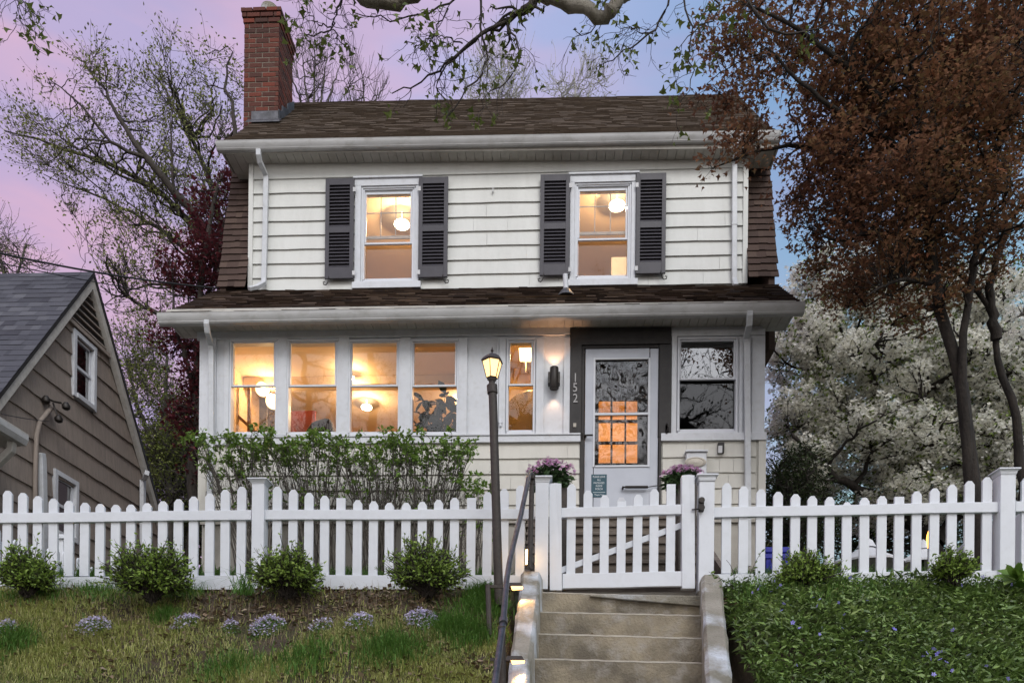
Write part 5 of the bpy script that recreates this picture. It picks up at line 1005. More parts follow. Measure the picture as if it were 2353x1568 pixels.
# front porch eave of that house at the far left
m = MB(); E = PX(66, 1001, XN + .75); m.sweep([(0, 0), (0, -.06), (.03, -.12), (.10, -.12), (.12, 0)], E, E + Vector((0, -2.6, 0)), (-1, 0, 0)); m.build('gutter', K['gutter'], nh)
m = MB(); m.prism([E + Vector((-.10, .02, -.06)), E + Vector((-.10, -2.6, -.06)), E + Vector((-1.6, -2.6, -.06)), E + Vector((-1.6, .02, -.06))], (0, 0, -.06)); m.prism([E + Vector((-.03, .04, .005)), E + Vector((-.03, -2.6, .005)), E + Vector((-1.6, -2.6, .95)), E + Vector((-1.6, .04, .95))], (0, 0, .03)); m.build('porch_roof', K['taupetrim'], nh)
m = MB(); rtube(m, [E + Vector((-.12, -.12, -.12)), E + Vector((-.13, -.12, -.22)), E + Vector((-.3, -.12, -.38)), E + Vector((-.9, -.12, -.48))], .08, .08); m.build('gutter_elbow', K['taupetrim'], nh, bevel=.01)
# ================================================================== CABLES, BIN, UMBRELLAS, LANTERN
def cable(pts, r, label):
    m = MB(); m.tube(curve(pts, 40), r, 6); ob = m.build('power_line', K['cable'], None, True); tag(ob, label, 'cable', 'overhead service cables'); return finish(ob)
def sag(a, b, s, n=14): return [Vector(a).lerp(Vector(b), i / n) - Vector((0, 0, 4 * s * (i / n) * (1 - i / n))) for i in range(n + 1)]
cable(sag(P(-330, 500, 7.5), P(503, 662, 10.85), .10), .011, 'thicker overhead cable sagging from the left edge to the white house')
cable(sag(P(-330, 530, 7.5), P(500, 693, 13.5), .06), .006, 'thinner overhead cable crossing in front of the grey roof peak')
cable(sag(P(-60, 935, 6.8), PX(112, 967, XM), .02), .005, 'thin wire along the brown shingled wall under the service head')
bn = empty('wheelie_bin', (2.95, 10.25, YZ), 'blue plastic wheeled bin beside the right corner of the white house', 'bin')
x0_, x1_ = X_(1757, 1270, 10.2), X_(1812, 1270, 10.2); zt2 = Z_(1785, 1254, 10.2); m = MB()
m.add([(x0_ + .04, 10.22, YZ), (x1_ - .04, 10.22, YZ), (x1_ - .04, 10.65, YZ), (x0_ + .04, 10.65, YZ), (x0_, 10.15, zt2 - .1), (x1_, 10.15, zt2 - .1), (x1_, 10.7, zt2 - .1), (x0_, 10.7, zt2 - .1)], [(0,3,2,1),(4,5,6,7),(0,1,5,4),(1,2,6,5),(2,3,7,6),(3,0,4,7)]); m.box((x0_ - .012, 10.138, zt2 - .17), (x1_ + .012, 10.71, zt2 - .101)); m.build('body', K['blue'], bn, bevel=.01)
m = MB(); m.prism([(x0_ - .015, 10.12, zt2 - .099), (x0_ - .015, 10.74, zt2 - .099), (x0_ - .015, 10.74, zt2 + .02), (x0_ - .015, 10.4, zt2 + .045), (x0_ - .015, 10.12, zt2 - .03)], (x1_ - x0_ + .03, 0, 0)); m.build('lid', K['blue'], bn, bevel=.012)
m = MB(); m.tube([(x0_ + .06, 10.12, zt2 - .18), (x0_ + .08, 10.08, zt2 - .3), (x0_ + .2, 10.08, zt2 - .32), (x0_ + .22, 10.12, zt2 - .2)], .012, 8); m.build('handle', K['black'], bn, True)
for s in (x0_ + .05, x1_ - .09): m = MB(); m.tube([(s, 10.66, YZ + .12), (s + .04, 10.66, YZ + .12)], .12, 18); m.build('wheel', K['black'], bn, True)
def umbrella(px, pyt, pyr, hw, Y, label, n=8):
    c = P(px, pyt, Y); zr2 = P(px, pyr, Y).z; R = hw * Y / FPX; u = empty('patio_umbrella', (c.x, Y, YZ), label, 'umbrella', 'white patio umbrellas behind the fence'); m = MB(); V = []
    for r, z in ((.02, 0), (R * .22, (zr2 - c.z) * .28), (R * .55, (zr2 - c.z) * .58), (R, (zr2 - c.z) * .92), (R * .995, zr2 - c.z)):
        for j in range(n * 2): a_ = math.pi * j / n + .25; q = r * (1 if j % 2 == 0 else .955); V.append((c.x + q * math.cos(a_), Y + q * math.sin(a_), c.z + z))
    k = n * 2; m.add(V, [(i * k + j, i * k + (j + 1) % k, (i + 1) * k + (j + 1) % k, (i + 1) * k + j) for i in range(4) for j in range(k)]); cn = m.build('canopy', K['canvas'], u); sl = cn.modifiers.new('s', 'SOLIDIFY'); sl.thickness = .006
    m = MB(); V = []
    for r, z in ((.01, .09), (R * .16, .03), (R * .27, (zr2 - c.z) * .24)): V += [(c.x + r * math.cos(math.pi * j / n + .25), Y + r * math.sin(math.pi * j / n + .25), c.z + z) for j in range(k)]
    m.add(V, [(i * k + j, i * k + (j + 1) % k, (i + 1) * k + (j + 1) % k, (i + 1) * k + j) for i in range(2) for j in range(k)]); m.build('vent_cap', K['canvas'], u)
    m = MB(); m.tube([(c.x, Y, YZ), (c.x, Y, c.z + .08)], .022, 10); m.build('pole', K['blackmetal'], u, True); m = MB(); m.lathe((c.x, Y, YZ), [(.25, 0), (.25, .05), (.05, .08)], 20); m.build('base', K['blackmetal'], u, True)
umbrella(1990, 1246, 1299, 80, 13.0, 'nearer white patio umbrella, wide canopy showing between the right fence pickets')
umbrella(2120, 1250, 1298, 60, 14.0, 'white patio umbrella further right, partly hidden by pickets and the maple trunk')
tl = empty('garden_torch', P(2132, 1300, 12), 'small orange lit garden torch glowing behind the right fence', 'torch'); c = P(2132.5, 1243, 12.0); m = MB(); m.lathe(c, [(.012, -.10), (.03, .04), (.022, .10), (.004, .16)], 12); m.build('flame', emit('torch_flame', (1, .36, .06), 5), tl, True); m = MB(); m.tube([(c.x, c.y, YZ), (c.x, c.y, c.z - .1)], .012, 8); m.build('stake', K['blackmetal'], tl, True)
# ================================================================== TREES
def tree(name, label, limbs, base, blobs, n1, n2, n3, leafmat, barkmat, lsize, nleaf, tpl='kite', upb=.3, group=None, cat='tree', shell=.35, spread=.10, twl=.35, crown='crown', leafdirs=None, lift=0.0, flat=.6, bendc=.15, tw=3, rmin=.003, kill=None, up=.3):
    o = empty(name, base, label, cat, group)
    parts, sk, sr = skeleton(limbs)
    T1 = in_blobs(blobs, n1, .2); Q1, a, b = attach(sk, sr, T1, bendc, .09, 8, .6, rmin * 1.8, lift); parts.append(tubes(Q1, a, b, 5))
    sk2 = np.concatenate([sk, Q1[:, 2:].reshape(-1, 3)]); sr2 = np.concatenate([sr, np.repeat((a + b) / 2, Q1.shape[1] - 2)])
    T2 = in_blobs(blobs, n2, shell); Q2, a, b = attach(sk2, sr2, T2, bendc, .08, 6, .5, rmin * 1.2, lift); parts.append(tubes(Q2, a, b, 4))
    Q3, a3, b3 = sprout(Q2, b * 1.2, tw, twl, .7, (0, 0, up), .2, 4, .3, .7, rmin * .8); parts.append(tubes(Q3, a3, b3, 3))
    V, F = merge(parts); np_mesh('trunk', V, F, K[barkmat], o, True)
    C, D = samp(Q3, nleaf, .15); C = C + rng.normal(0, 1, C.shape) * spread * np.array([1, 1, flat])
    if n3: E = in_blobs(blobs, n3, shell); C = np.concatenate([C, E]); D = np.concatenate([D, rng.normal(0, 1, E.shape)])
    if kill is not None: k = ~kill(C); C = C[k]; D = D[k]
    V, F = leaves(C, lsize, tpl, upb, (D + rng.normal(0, .8, D.shape)) if leafdirs is None else rng.normal(0, 1, D.shape) + np.array(leafdirs)); np_mesh(crown, V, F, K[leafmat], o)
    return o
def L_(pts, r0, r1): return ([P(*p) for p in pts], r0, r1)
YB = 19.0
# big budding tree behind the two houses on the left
limbs = [L_([(470, 1250, YB), (478, 1000, YB), (500, 800, YB), (515, 650, YB), (512, 580, YB)], 0.2448, 0.168),
 L_([(513, 600, YB), (480, 520, YB - .6), (400, 440, YB - 1.2), (330, 360, YB - 1.5), (262, 250, YB - 1.6), (205, 160, YB - 1.5)], 0.1224, 0.014),
 L_([(510, 630, YB), (450, 520, YB + .5), (350, 425, YB + .9), (250, 370, YB + 1), (110, 335, YB + 1), (10, 300, YB + 1)], 0.108, 0.014),
 L_([(512, 590, YB), (505, 480, YB + .6), (452, 330, YB + 1.1), (392, 230, YB + 1.3), (335, 150, YB + 1.4)], 0.108, 0.014),
 L_([(515, 600, YB), (535, 500, YB - .4), (545, 380, YB - .8), (540, 260, YB - 1), (505, 170, YB - 1), (535, 120, YB - 1)], 0.1008, 0.014),
 L_([(505, 660, YB), (420, 560, YB + 1), (330, 500, YB + 1.6), (220, 450, YB + 2), (100, 400, YB + 2)], 0.0792, 0.0105),
 L_([(400, 440, YB - 1.2), (392, 330, YB - 1.4), (400, 200, YB - 1.5)], 0.036, 0.0084), L_([(330, 360, YB - 1.5), (250, 330, YB - 1.8), (180, 230, YB - 2), (110, 180, YB - 2)], 0.0432, 0.0084),
 L_([(500, 700, YB), (400, 650, YB + .5), (300, 660, YB + 1), (240, 700, YB + 1)], 0.0576, 0.0084)]
tree('budding_tree', 'tall budding tree with spreading dark limbs behind the two houses at left', limbs, P(470, 1330, YB), [B3(215, 215, YB - 1.4, 65, 120, .9), B3(110, 290, YB - .5, 95, 90, 1.2), B3(60, 340, YB + .5, 75, 55, 1.2), B3(330, 230, YB, 70, 100, 1.2), B3(420, 190, YB, 80, 85, 1.2), B3(515, 210, YB, 60, 110, 1.0), B3(280, 420, YB, 170, 110, 1.8), B3(450, 430, YB, 110, 160, 1.4), B3(330, 620, YB, 120, 110, 1.6)], 90, 480, 0, 'budleaf', 'bark', .075, 5, 'kite', .2, None, 'tree', .3, .12, .55, lift=.3, tw=5, rmin=.006, up=.5)
# twiggy spring-green trees between the houses
tree('small_tree', 'small yellow-green leafing tree in the gap between the two houses', [L_([(395, 1300, 16.5), (390, 1120, 16.5), (375, 950, 16.5), (385, 820, 16.5)], .09, .03), L_([(392, 1150, 16.5), (430, 1000, 16.7), (440, 880, 16.7)], .06, .02), L_([(388, 1100, 16.5), (320, 950, 16.3), (290, 830, 16.3)], .06, .02)], P(395, 1320, 16.5),
 [B3(360, 960, 16.5, 85, 150, 1.0), B3(400, 1080, 16.5, 90, 120, 1.0), B3(330, 820, 16.5, 70, 90, .8)], 60, 360, 2200, 'yleaf', 'barkgrey', .062, 4, 'kite', .3, None, 'tree', .2, .10, .5, tw=5, rmin=.006, up=.4)
tree('small_tree', 'brownish twiggy tree with few leaves low in the gap beside the lower brown house wall', [L_([(440, 1300, 17.5), (445, 1150, 17.5), (430, 1000, 17.5)], .08, .03), L_([(442, 1200, 17.5), (380, 1080, 17.4), (340, 1000, 17.4)], .05, .02)], P(440, 1320, 17.5), [B3(400, 1120, 17.5, 90, 130, 1.0), B3(430, 1000, 17.5, 60, 110, .8)], 70, 380, 1500, 'budleaf', 'barkgrey', .07, 4, 'kite', .3, None, 'tree', .2, .12, .6, tw=6, rmin=.008, up=.3)
# red japanese maple behind the left side of the house
YR = 13.3
tree('red_maple', 'crimson-leaved maple squeezed against the left side of the white house', [L_([(440, 1290, YR), (448, 1100, YR), (455, 900, YR), (452, 720, YR), (470, 560, YR), (500, 430, YR)], .10, .03), L_([(452, 900, YR), (405, 760, YR - .2), (395, 660, YR - .2)], .05, .015), L_([(455, 760, YR), (500, 600, YR + .4), (520, 480, YR + .4)], .05, .015)], P(440, 1310, YR),
 [B3(440, 640, YR, 70, 35, .6), B3(475, 580, YR, 45, 40, .5), B3(480, 500, YR + .3, 35, 60, .4), B3(525, 430, YR + .3, 22, 50, .3), B3(410, 780, YR, 55, 40, .5), B3(455, 860, YR, 28, 80, .4), B3(430, 960, YR, 40, 40, .4), B3(455, 1040, YR, 20, 70, .3)], 44, 300, 700, 'redleaf', 'bark', .07, 5, 'palm', .6, None, 'tree', .2, .10, .28, flat=.4, rmin=.004)
# bare trees beyond the roof
for i, (px, pt_, pb_, w, Y, n, lb) in enumerate(((722, 95, 260, 60, 27, 70, 'bare tree with fine upright branches just right of the chimney'), (835, 170, 260, 70, 29, 60, 'low bare treetop showing over the roof, second from the chimney'), (1145, 150, 250, 85, 26, 110, 'treetop of upright pale budding twigs above the middle of the roof ridge'), (1320, 155, 250, 80, 27, 70, 'row of pale budding twig tips above the roof right of its middle'))):
    bs = P(px, 1300, Y); Z0 = P(px, pb_ + 60, Y)
    limbs = [([bs, P(px, 700, Y), Z0], .2, .07)] + [([Z0, P(px + dx * .6, (pt_ + pb_) / 2 + 40, Y + dx * .01), P(px + dx, pt_ + abs(dx) * .9, Y + dx * .02)], .06, .012) for dx in np.linspace(-w, w, 5)]
    tree('bare_tree', lb, limbs, P(px, 1320, Y), [B3(px, (pt_ + pb_) / 2 + 25, Y, w, (pb_ - pt_) / 2 + 25, 1.6)], 24, n, 0, 'budleaf' if i > 1 else 'twig', 'barkgrey' if i < 2 else 'twig', .05 if i < 2 else .10, 2 if i > 1 else 1, 'long', .1, 'treetops beyond the roof ridge', 'tree', .2, .03, .9, tw=4, rmin=.010, up=1.4)
# far tree at the left edge
tree('budding_tree', 'faint thin budding tree at the far left edge above the grey roof', [L_([(20, 1300, 26), (25, 800, 26), (30, 640, 26), (60, 560, 26)], .15, .03), L_([(28, 700, 26), (0, 600, 26), (-30, 520, 26)], .08, .02)], P(20, 1330, 26), [B3(20, 590, 26, 75, 70, 1.5)], 20, 70, 0, 'budleaf', 'barkgrey', .07, 3, 'kite', .2, None, 'tree', .2, .08, .8, tw=4, rmin=.010, up=.8)
# white flowering crabapple on the right
YC = 15.0
limbs = [L_([(2150, 1310, YC), (2120, 1200, YC), (2060, 1080, YC), (2030, 960, YC), (1990, 850, YC)], .26, .06), L_([(2120, 1210, YC), (1990, 1130, YC - .5), (1900, 1080, YC - 1), (1820, 1000, YC - 1)], .13, .03), L_([(2080, 1120, YC), (2150, 960, YC + .6), (2120, 800, YC + .8), (2050, 680, YC + .8)], .14, .03), L_([(2150, 1250, YC), (2280, 1080, YC + .6), (2330, 900, YC + .8)], .14, .03), L_([(2060, 1080, YC), (1960, 960, YC + 1), (1880, 850, YC + 1), (1860, 720, YC + 1)], .1, .02), L_([(2130, 1220, YC), (2000, 1180, YC + 1), (1900, 1170, YC + 1.2)], .09, .02)]
crab = [B3(1905, 640, YC, 95, 55, .9), B3(1990, 720, YC, 150, 75, 1.6), B3(2180, 760, YC, 170, 90, 2.0), B3(1850, 800, YC, 85, 75, 1.2), B3(2020, 880, YC, 170, 90, 2.2), B3(2230, 920, YC, 150, 110, 2.2), B3(1850, 950, YC, 85, 85, 1.3), B3(1990, 1040, YC, 150, 80, 2.0), B3(2200, 1090, YC, 160, 90, 2.2), B3(1840, 1090, YC - .3, 60, 60, 1.0), B3(2060, 1160, YC, 120, 45, 1.6), B3(2330, 1000, YC, 90, 160, 2.0)]
tree('flowering_tree', 'broad crabapple tree covered in white blossom to the right of the house', limbs, P(2150, 1320, YC), crab, 130, 2300, 7000, 'blossom', 'barkdark', .056, 17, 'flower', .5, None, 'tree', .6, .05, .26, crown='blossom', rmin=.006, tw=4)
CR = bpy.data.objects['blossom'].parent
C = in_blobs(crab, 24000, .3); np_mesh('foliage', *leaves(C, .070, 'kite', .3), K['crableaf'], CR)
# dark evergreen low behind the right corner, and a hedge of yews
tree('evergreen_tree', 'dark evergreen behind the right corner of the house under the white blossom', [L_([(1800, 1310, 13.5), (1795, 1200, 13.5), (1790, 1090, 13.5)], .12, .03)], P(1800, 1320, 13.5), [B3(1810, 1110, 13.5, 60, 60, .8), B3(1800, 1200, 13.5, 62, 90, .9), B3(1870, 1200, 13.7, 50, 70, .8)], 60, 360, 1600, 'yew', 'bark', .085, 7, 'long', .3, None, 'tree', .2, .12, .35, rmin=.006)
tree('evergreen_shrub', 'dark olive shrub behind the right fence under the blossom tree', [L_([(1960, 1320, 18), (1955, 1230, 18)], .07, .03)], P(1960, 1330, 18), [B3(1955, 1230, 18, 75, 75, .8), B3(2080, 1210, 18, 80, 65, .8), B3(2200, 1215, 18, 80, 70, .8)], 60, 320, 1400, 'yew', 'bark', .08, 6, 'kite', .3, None, 'shrub', .2, .12, .35, rmin=.006)
# bronze japanese maple in the right front yard
YM = 8.5
limbs = [L_([(2246, 1318, YM), (2238, 1180, YM), (2228, 1060, YM), (2206, 920, YM), (2182, 780, YM), (2150, 650, YM), (2118, 570, YM), (2110, 450, YM), (2122, 350, YM), (2115, 240, YM), (2060, 60, YM)], .082, .025),
 L_([(2232, 1150, YM), (2224, 1040, YM - .04), (2204, 880, YM - .1), (2216, 720, YM - .1), (2238, 620, YM - .1), (2246, 500, YM - .2), (2250, 420, YM - .2), (2300, 300, YM - .3), (2360, 180, YM - .3)], .056, .014),
 L_([(2350, 1320, YM + .5), (2352, 1100, YM + .5), (2335, 980, YM + .5), (2302, 850, YM + .5), (2280, 720, YM + .5), (2262, 660, YM + .5), (2210, 610, YM + .5), (2190, 620, YM + .5)], .070, .018),
 L_([(2288, 780, YM + .5), (2272, 690, YM + .5), (2282, 600, YM + .5), (2330, 500, YM + .5)], .06, .02), L_([(2232, 640, YM - .1), (2242, 560, YM - .1), (2290, 480, YM - .2), (2350, 420, YM - .4)], .04, .012),
 L_([(2122, 320, YM), (2010, 220, YM - .5), (1930, 140, YM - .8), (1830, 60, YM - 1), (1740, 20, YM - 1)], .05, .012), L_([(2118, 370, YM), (2000, 300, YM - .4), (1900, 240, YM - .7), (1830, 170, YM - .8), (1760, 110, YM - .8)], .042, .01),
 L_([(2112, 460, YM), (2000, 400, YM + .4), (1900, 345, YM + .3), (1800, 330, YM), (1740, 345, YM - .1), (1690, 370, YM - .2), (1640, 385, YM - .2)], .042, .007), L_([(2115, 560, YM), (2010, 530, YM), (1930, 560, YM), (1890, 540, YM)], .04, .01),
 L_([(2120, 250, YM), (2200, 130, YM + .4), (2260, -40, YM + .5)], .05, .015), L_([(2150, 650, YM), (2060, 640, YM - .3), (1990, 680, YM - .4)], .03, .008)]
mp = [B3(2180, 60, YM, 200, 110, 1.5), B3(1950, 60, YM - .5, 150, 90, 1.0), B3(1760, 40, YM - .7, 110, 65, .7), B3(2050, 210, YM, 170, 95, 1.3), B3(2260, 250, YM, 150, 130, 1.5), B3(1920, 290, YM, 110, 80, 1.1), B3(2080, 350, YM, 170, 90, 1.4), B3(1900, 430, YM, 95, 85, .9), B3(2020, 520, YM, 150, 90, 1.2), B3(2230, 430, YM, 150, 110, 1.5), B3(2000, 620, YM, 110, 50, .8), B3(2220, 560, YM, 150, 70, 1.2), B3(2110, 690, YM, 70, 45, .6), B3(1760, 165, YM - .6, 80, 40, .4), B3(1650, 215, YM - .5, 55, 26, .3), B3(1700, 300, YM - .3, 85, 38, .35), B3(1680, 355, YM - .4, 70, 30, .3), B3(1760, 365, YM - .4, 35, 22, .25), B3(1660, 60, YM - .6, 70, 40, .3), B3(2330, 60, YM, 100, 200, 1.3)]
def mkill(C):
    return (C[:, 0] < 2.62) & (C[:, 1] > 9.2)
tree('japanese_maple', 'large bronze-leaved japanese maple with forking dark trunk in the right front yard', limbs, P(2246, 1325, YM), mp, 150, 1600, 7000, 'maple', 'barkdark', .045, 8, 'palm', .8, None, 'tree', .35, .07, .24, flat=.35, rmin=.0035, tw=4, up=-.15, kill=mkill, bendc=-.1)
# blossom bough reaching in at the right edge
tree('flowering_tree', 'white blossoming bough reaching in at the right edge in front of the maple trunk', [([Vector((P(2620, 900, 7.2).x, 7.2, YZ)), P(2600, 900, 7.2), P(2480, 720, 7.2), P(2380, 690, 7.1), P(2310, 740, 7.0)], .05, .006), L_([(2480, 730, 7.2), (2360, 790, 7.1), (2320, 770, 7.1)], .012, .004)], (P(2620, 900, 7.2).x, 7.2, YZ), [B3(2335, 735, 7.0, 26, 34, .15), B3(2350, 690, 7.1, 25, 30, .15), B3(2420, 760, 7.1, 60, 70, .2)], 10, 26, 60, 'blossom', 'bark', .045, 4, 'flower', .5, None, 'tree', .2, .03, .07, crown='blossom', rmin=.0025)
# sycamore standing behind the viewer: its limbs reach overhead
YS = 5.6
sl_ = [([(-2.6, -7.5, -.1), (-2.5, -7.4, 3.2), (-2.2, -7.0, 6.0), (-1.6, -5.5, 9.0), (-.6, -1.5, 10.8), P(700, -190, 4.6)], .52, .07), ([P(700, -190, 4.6), P(775, -90, 5.2), P(800, -40, YS), P(826, -8, YS), P(842, 7, YS), P(856, 9, YS), P(905, -1, YS), P(985, -22, YS), P(1110, -36, YS), P(1230, -22, YS), P(1310, 8, YS), P(1362, 30, YS), P(1388, 42, YS), P(1399, 40, YS), P(1412, 24, YS), P(1445, -30, YS + .2), P(1520, -160, YS + .8)], .046, .042),
 ([(-2.3, -7.2, 4.5), (-3.8, -7.5, 7.0), (-5.5, -7.0, 10.0)], .2, .06), ([(-2.2, -7.0, 6.0), (-1.0, -7.6, 8.5), (1.2, -7.2, 10.0), (2.6, -6.5, 9.5)], .22, .05), ([(1.2, -7.2, 10), (1.5, -7.2, 12.0), (1.2, -7, 14)], .1, .03)]
tw = lambda pts, r0, r1, Y=YS: ([P(a, b, Y + d) for a, b, d in pts], r0, r1)
tl_ = [tw([(1090, -20, 0), (1060, 5, 0), (985, 30, 0), (930, 50, .05), (860, 42, .1), (815, 30, .1)], .006, .0025), tw([(1240, 0, 0), (1200, 20, 0), (1165, 50, 0)], .02, .012), tw([(1165, 50, 0), (1120, 70, 0), (1062, 100, 0), (1020, 150, 0), (960, 190, .1), (900, 215, .1)], .010, .003),
 tw([(1165, 50, 0), (1080, 90, .1), (1030, 150, .15), (985, 195, .2), (1025, 230, .2)], .008, .003), tw([(1100, -15, 0), (1102, 60, 0), (1110, 110, 0), (1140, 130, 0), (1100, 180, 0), (1050, 235, 0), (1025, 270, 0)], .008, .003), tw([(1165, 50, 0), (1195, 90, -.1), (1190, 130, -.1), (1200, 170, -.1), (1090, 230, -.1), (1100, 270, -.1)], .006, .002),
 tw([(1062, 100, 0), (1000, 78, 0), (980, 100, 0)], .004, .002), tw([(1030, 20, 0), (1010, 60, .1), (960, 120, .1), (930, 95, .1)], .004, .002), tw([(790, -30, 0), (775, 35, 0), (760, 70, 0), (720, 90, 0), (700, 80, 0)], .007, .003), tw([(765, 50, 0), (775, 90, 0), (805, 120, 0)], .004, .002),
 tw([(760, 62, 0), (725, 50, 0), (705, 20, 0)], .004, .002), tw([(1440, -30, 0), (1400, 10, .1), (1370, 60, .1), (1340, 90, .1), (1320, 70, .1)], .005, .002), tw([(1540, -60, 0), (1535, 30, 0), (1500, 80, 0), (1450, 110, 0), (1370, 155, 0)], .008, .002), tw([(1560, -40, 0), (1590, 60, 0), (1580, 140, 0), (1600, 200, 0), (1560, 235, 0)], .006, .002), tw([(1500, 78, 0), (1440, 60, 0), (1420, 80, 0)], .004, .002),
 tw([(-30, -60, 0), (45, -10, 0), (60, 25, 0), (100, 42, 0)], .004, .002), tw([(45, -10, 0), (38, 30, 0), (30, 48, 0)], .003, .0015), tw([(1690, -60, .3), (1735, 40, .3), (1790, 95, .3), (1850, 70, .3), (1930, 60, .3)], .012, .004, 6.2), tw([(1620, -50, 0), (1660, 30, 0), (1600, 60, 0), (1560, 110, 0)], .006, .002)]
for p_, a_, b_ in ((P(-30, -60, YS), P(790, -30, YS), 0),): sl_.append(([(-.6, -1.5, 10.8), (-2.6, 2.5, 8.6), p_], .05, .008)); sl_.append(([P(700, -190, 4.6), P(760, -90, 5.2), a_], .03, .01))
sl_.append(([P(1440, -40, YS + .3), P(1560, -100, YS), P(1620, -50, YS)], .03, .012)); sl_.append(([P(1560, -100, YS), P(1690, -60, 6.5)], .02, .012)); sl_.append(([P(1560, -100, YS), P(1540, -60, YS)], .012, .009)); sl_.append(([P(1560, -100, YS), P(1560, -40, YS)], .012, .008))
def sycamore():
    o = empty('sycamore_tree', (-2.6, -7.5, -.1), 'sycamore whose pale thick limb and leafy twigs hang in from the top edge', 'tree')
    p1, sk, sr = skeleton(sl_, 90); V, F = merge(p1); np_mesh('trunk', V, F, K['sycbark'], o, True)
    Q = np.stack([curve(p, 14) for p, _, _ in tl_]); Q[:, 1:-1] += rng.normal(0, .010, Q[:, 1:-1].shape); r0 = np.array([a for _, a, _ in tl_]) * 1.25; r1 = np.array([b for *_, b in tl_]) * 1.2
    Q2, a2, b2 = sprout(Q, r1, 10, .28, .8, (0, 0, -.3), .38, 7, .15, .9, .0022); Q3, a3, b3 = sprout(Q2, b2, 3, .09, .8, (0, 0, -.1), .3, 4, .3, .9, .0016)
    V, F = merge([tubes(Q, r0, r1, 6), tubes(Q2, a2, b2, 4), tubes(Q3, a3, b3, 3)]); np_mesh('twigs', V, F, K['bark'], o, True)
    k = rng.random(len(Q2)) < .46; tips = Q2[k, -1]; C = np.repeat(tips, 5, 0) + rng.normal(0, .024, (len(tips) * 5, 3)); k = rng.random(len(Q3)) < .35; C = np.concatenate([C, np.repeat(Q3[k, -1], 2, 0) + rng.normal(0, .012, (k.sum() * 2, 3)), Q[:, -1]])
    np_mesh('foliage', *leaves(C, .040, 'palm', .2, None, .9), K['sycleaf'], o)
    # crown parts behind the viewer, reflected in the panes
    bl = [((-5.0, -7.5, 9.5), (2.0, 1.6, 2.2)), ((1.5, -7.2, 11.5), (2.6, 1.8, 2.2)), ((-1.5, -7.0, 12), (2.2, 1.8, 2.0)), ((3.5, -7, 9.0), (1.6, 1.5, 1.8))]
    T1 = in_blobs([(Vector(c), r) for c, r in bl], 90, .2); Qa, a, b = attach(np.concatenate([sk[:89], sk[178:445]]), np.concatenate([sr[:89], sr[178:445]]), T1, .1, .1, 7, .5, .012); Qb, c_, d_ = sprout(Qa, b, 6, 1.1, .7, (0, 0, .4), .25, 5, .2, .8, .006); V, F = merge([tubes(Qa, a, b, 5), tubes(Qb, c_, d_, 3)]); np_mesh('branches', V, F, K['bark'], o)
sycamore()
for x0_, y0_, lb in ((8.2, -12, 'dark limbed tree mirrored in the window right of the door'), (2.6, -13.5, 'tangled dark tree mirrored in the door glass'), (-9.5, -12.5, 'dark tree mirrored in the left porch windows')):
    tree('street_tree', lb, [([(x0_, y0_, -.2), (x0_ - .1, y0_, 4), (x0_ - .5, y0_, 9), (x0_ - 1.6, y0_, 13.5), (x0_ - 3.4, y0_, 16), (x0_ - 5.2, y0_, 16.5)], .55, .14), ([(x0_ - .3, y0_, 7), (x0_ + 1.6, y0_, 11), (x0_ + 2.2, y0_, 17), (x0_ + 1.5, y0_, 22)], .32, .08), ([(x0_ - 1.2, y0_, 12.5), (x0_ - .6, y0_, 16), (x0_ - 1.4, y0_, 21)], .2, .05), ([(x0_ - .1, y0_, 5), (x0_ - 2.6, y0_, 8.5), (x0_ - 4.5, y0_, 11)], .22, .05)], (x0_, y0_, -.2), [(Vector((x0_ - 1, y0_, 18)), (4.5, 1.5, 5)), (Vector((x0_ + 2.5, y0_, 13)), (3, 1.5, 5)), (Vector((x0_ - 3.5, y0_, 12)), (3, 1.5, 4))], 70, 260, 0, 'yew', 'bark', .14, 2, 'kite', .3, None, 'tree', .2, .2, 1.1, rmin=.016, tw=5)
# far woods
def woods():
    n = 42000; x = rng.uniform(-45, 45, n); y = rng.uniform(30, 38, n); top = 6.5 + 2.0 * np.sin(x * .35) + 1.3 * np.sin(x * .9 + 1) + .8 * np.sin(x * 2.3); z = YZ + rng.random(n) ** .8 * top
    ob = np_mesh('far_woods', *leaves(np.stack([x, y, z], 1), .75, 'kite', .3), island('far_foliage', [(.05, .05, .03), (.09, .085, .045), (.06, .05, .035), (.10, .11, .045)], .8, .1, .1)); tag(ob, 'far twiggy woods behind the gardens', 'woods', kind='stuff')
woods()
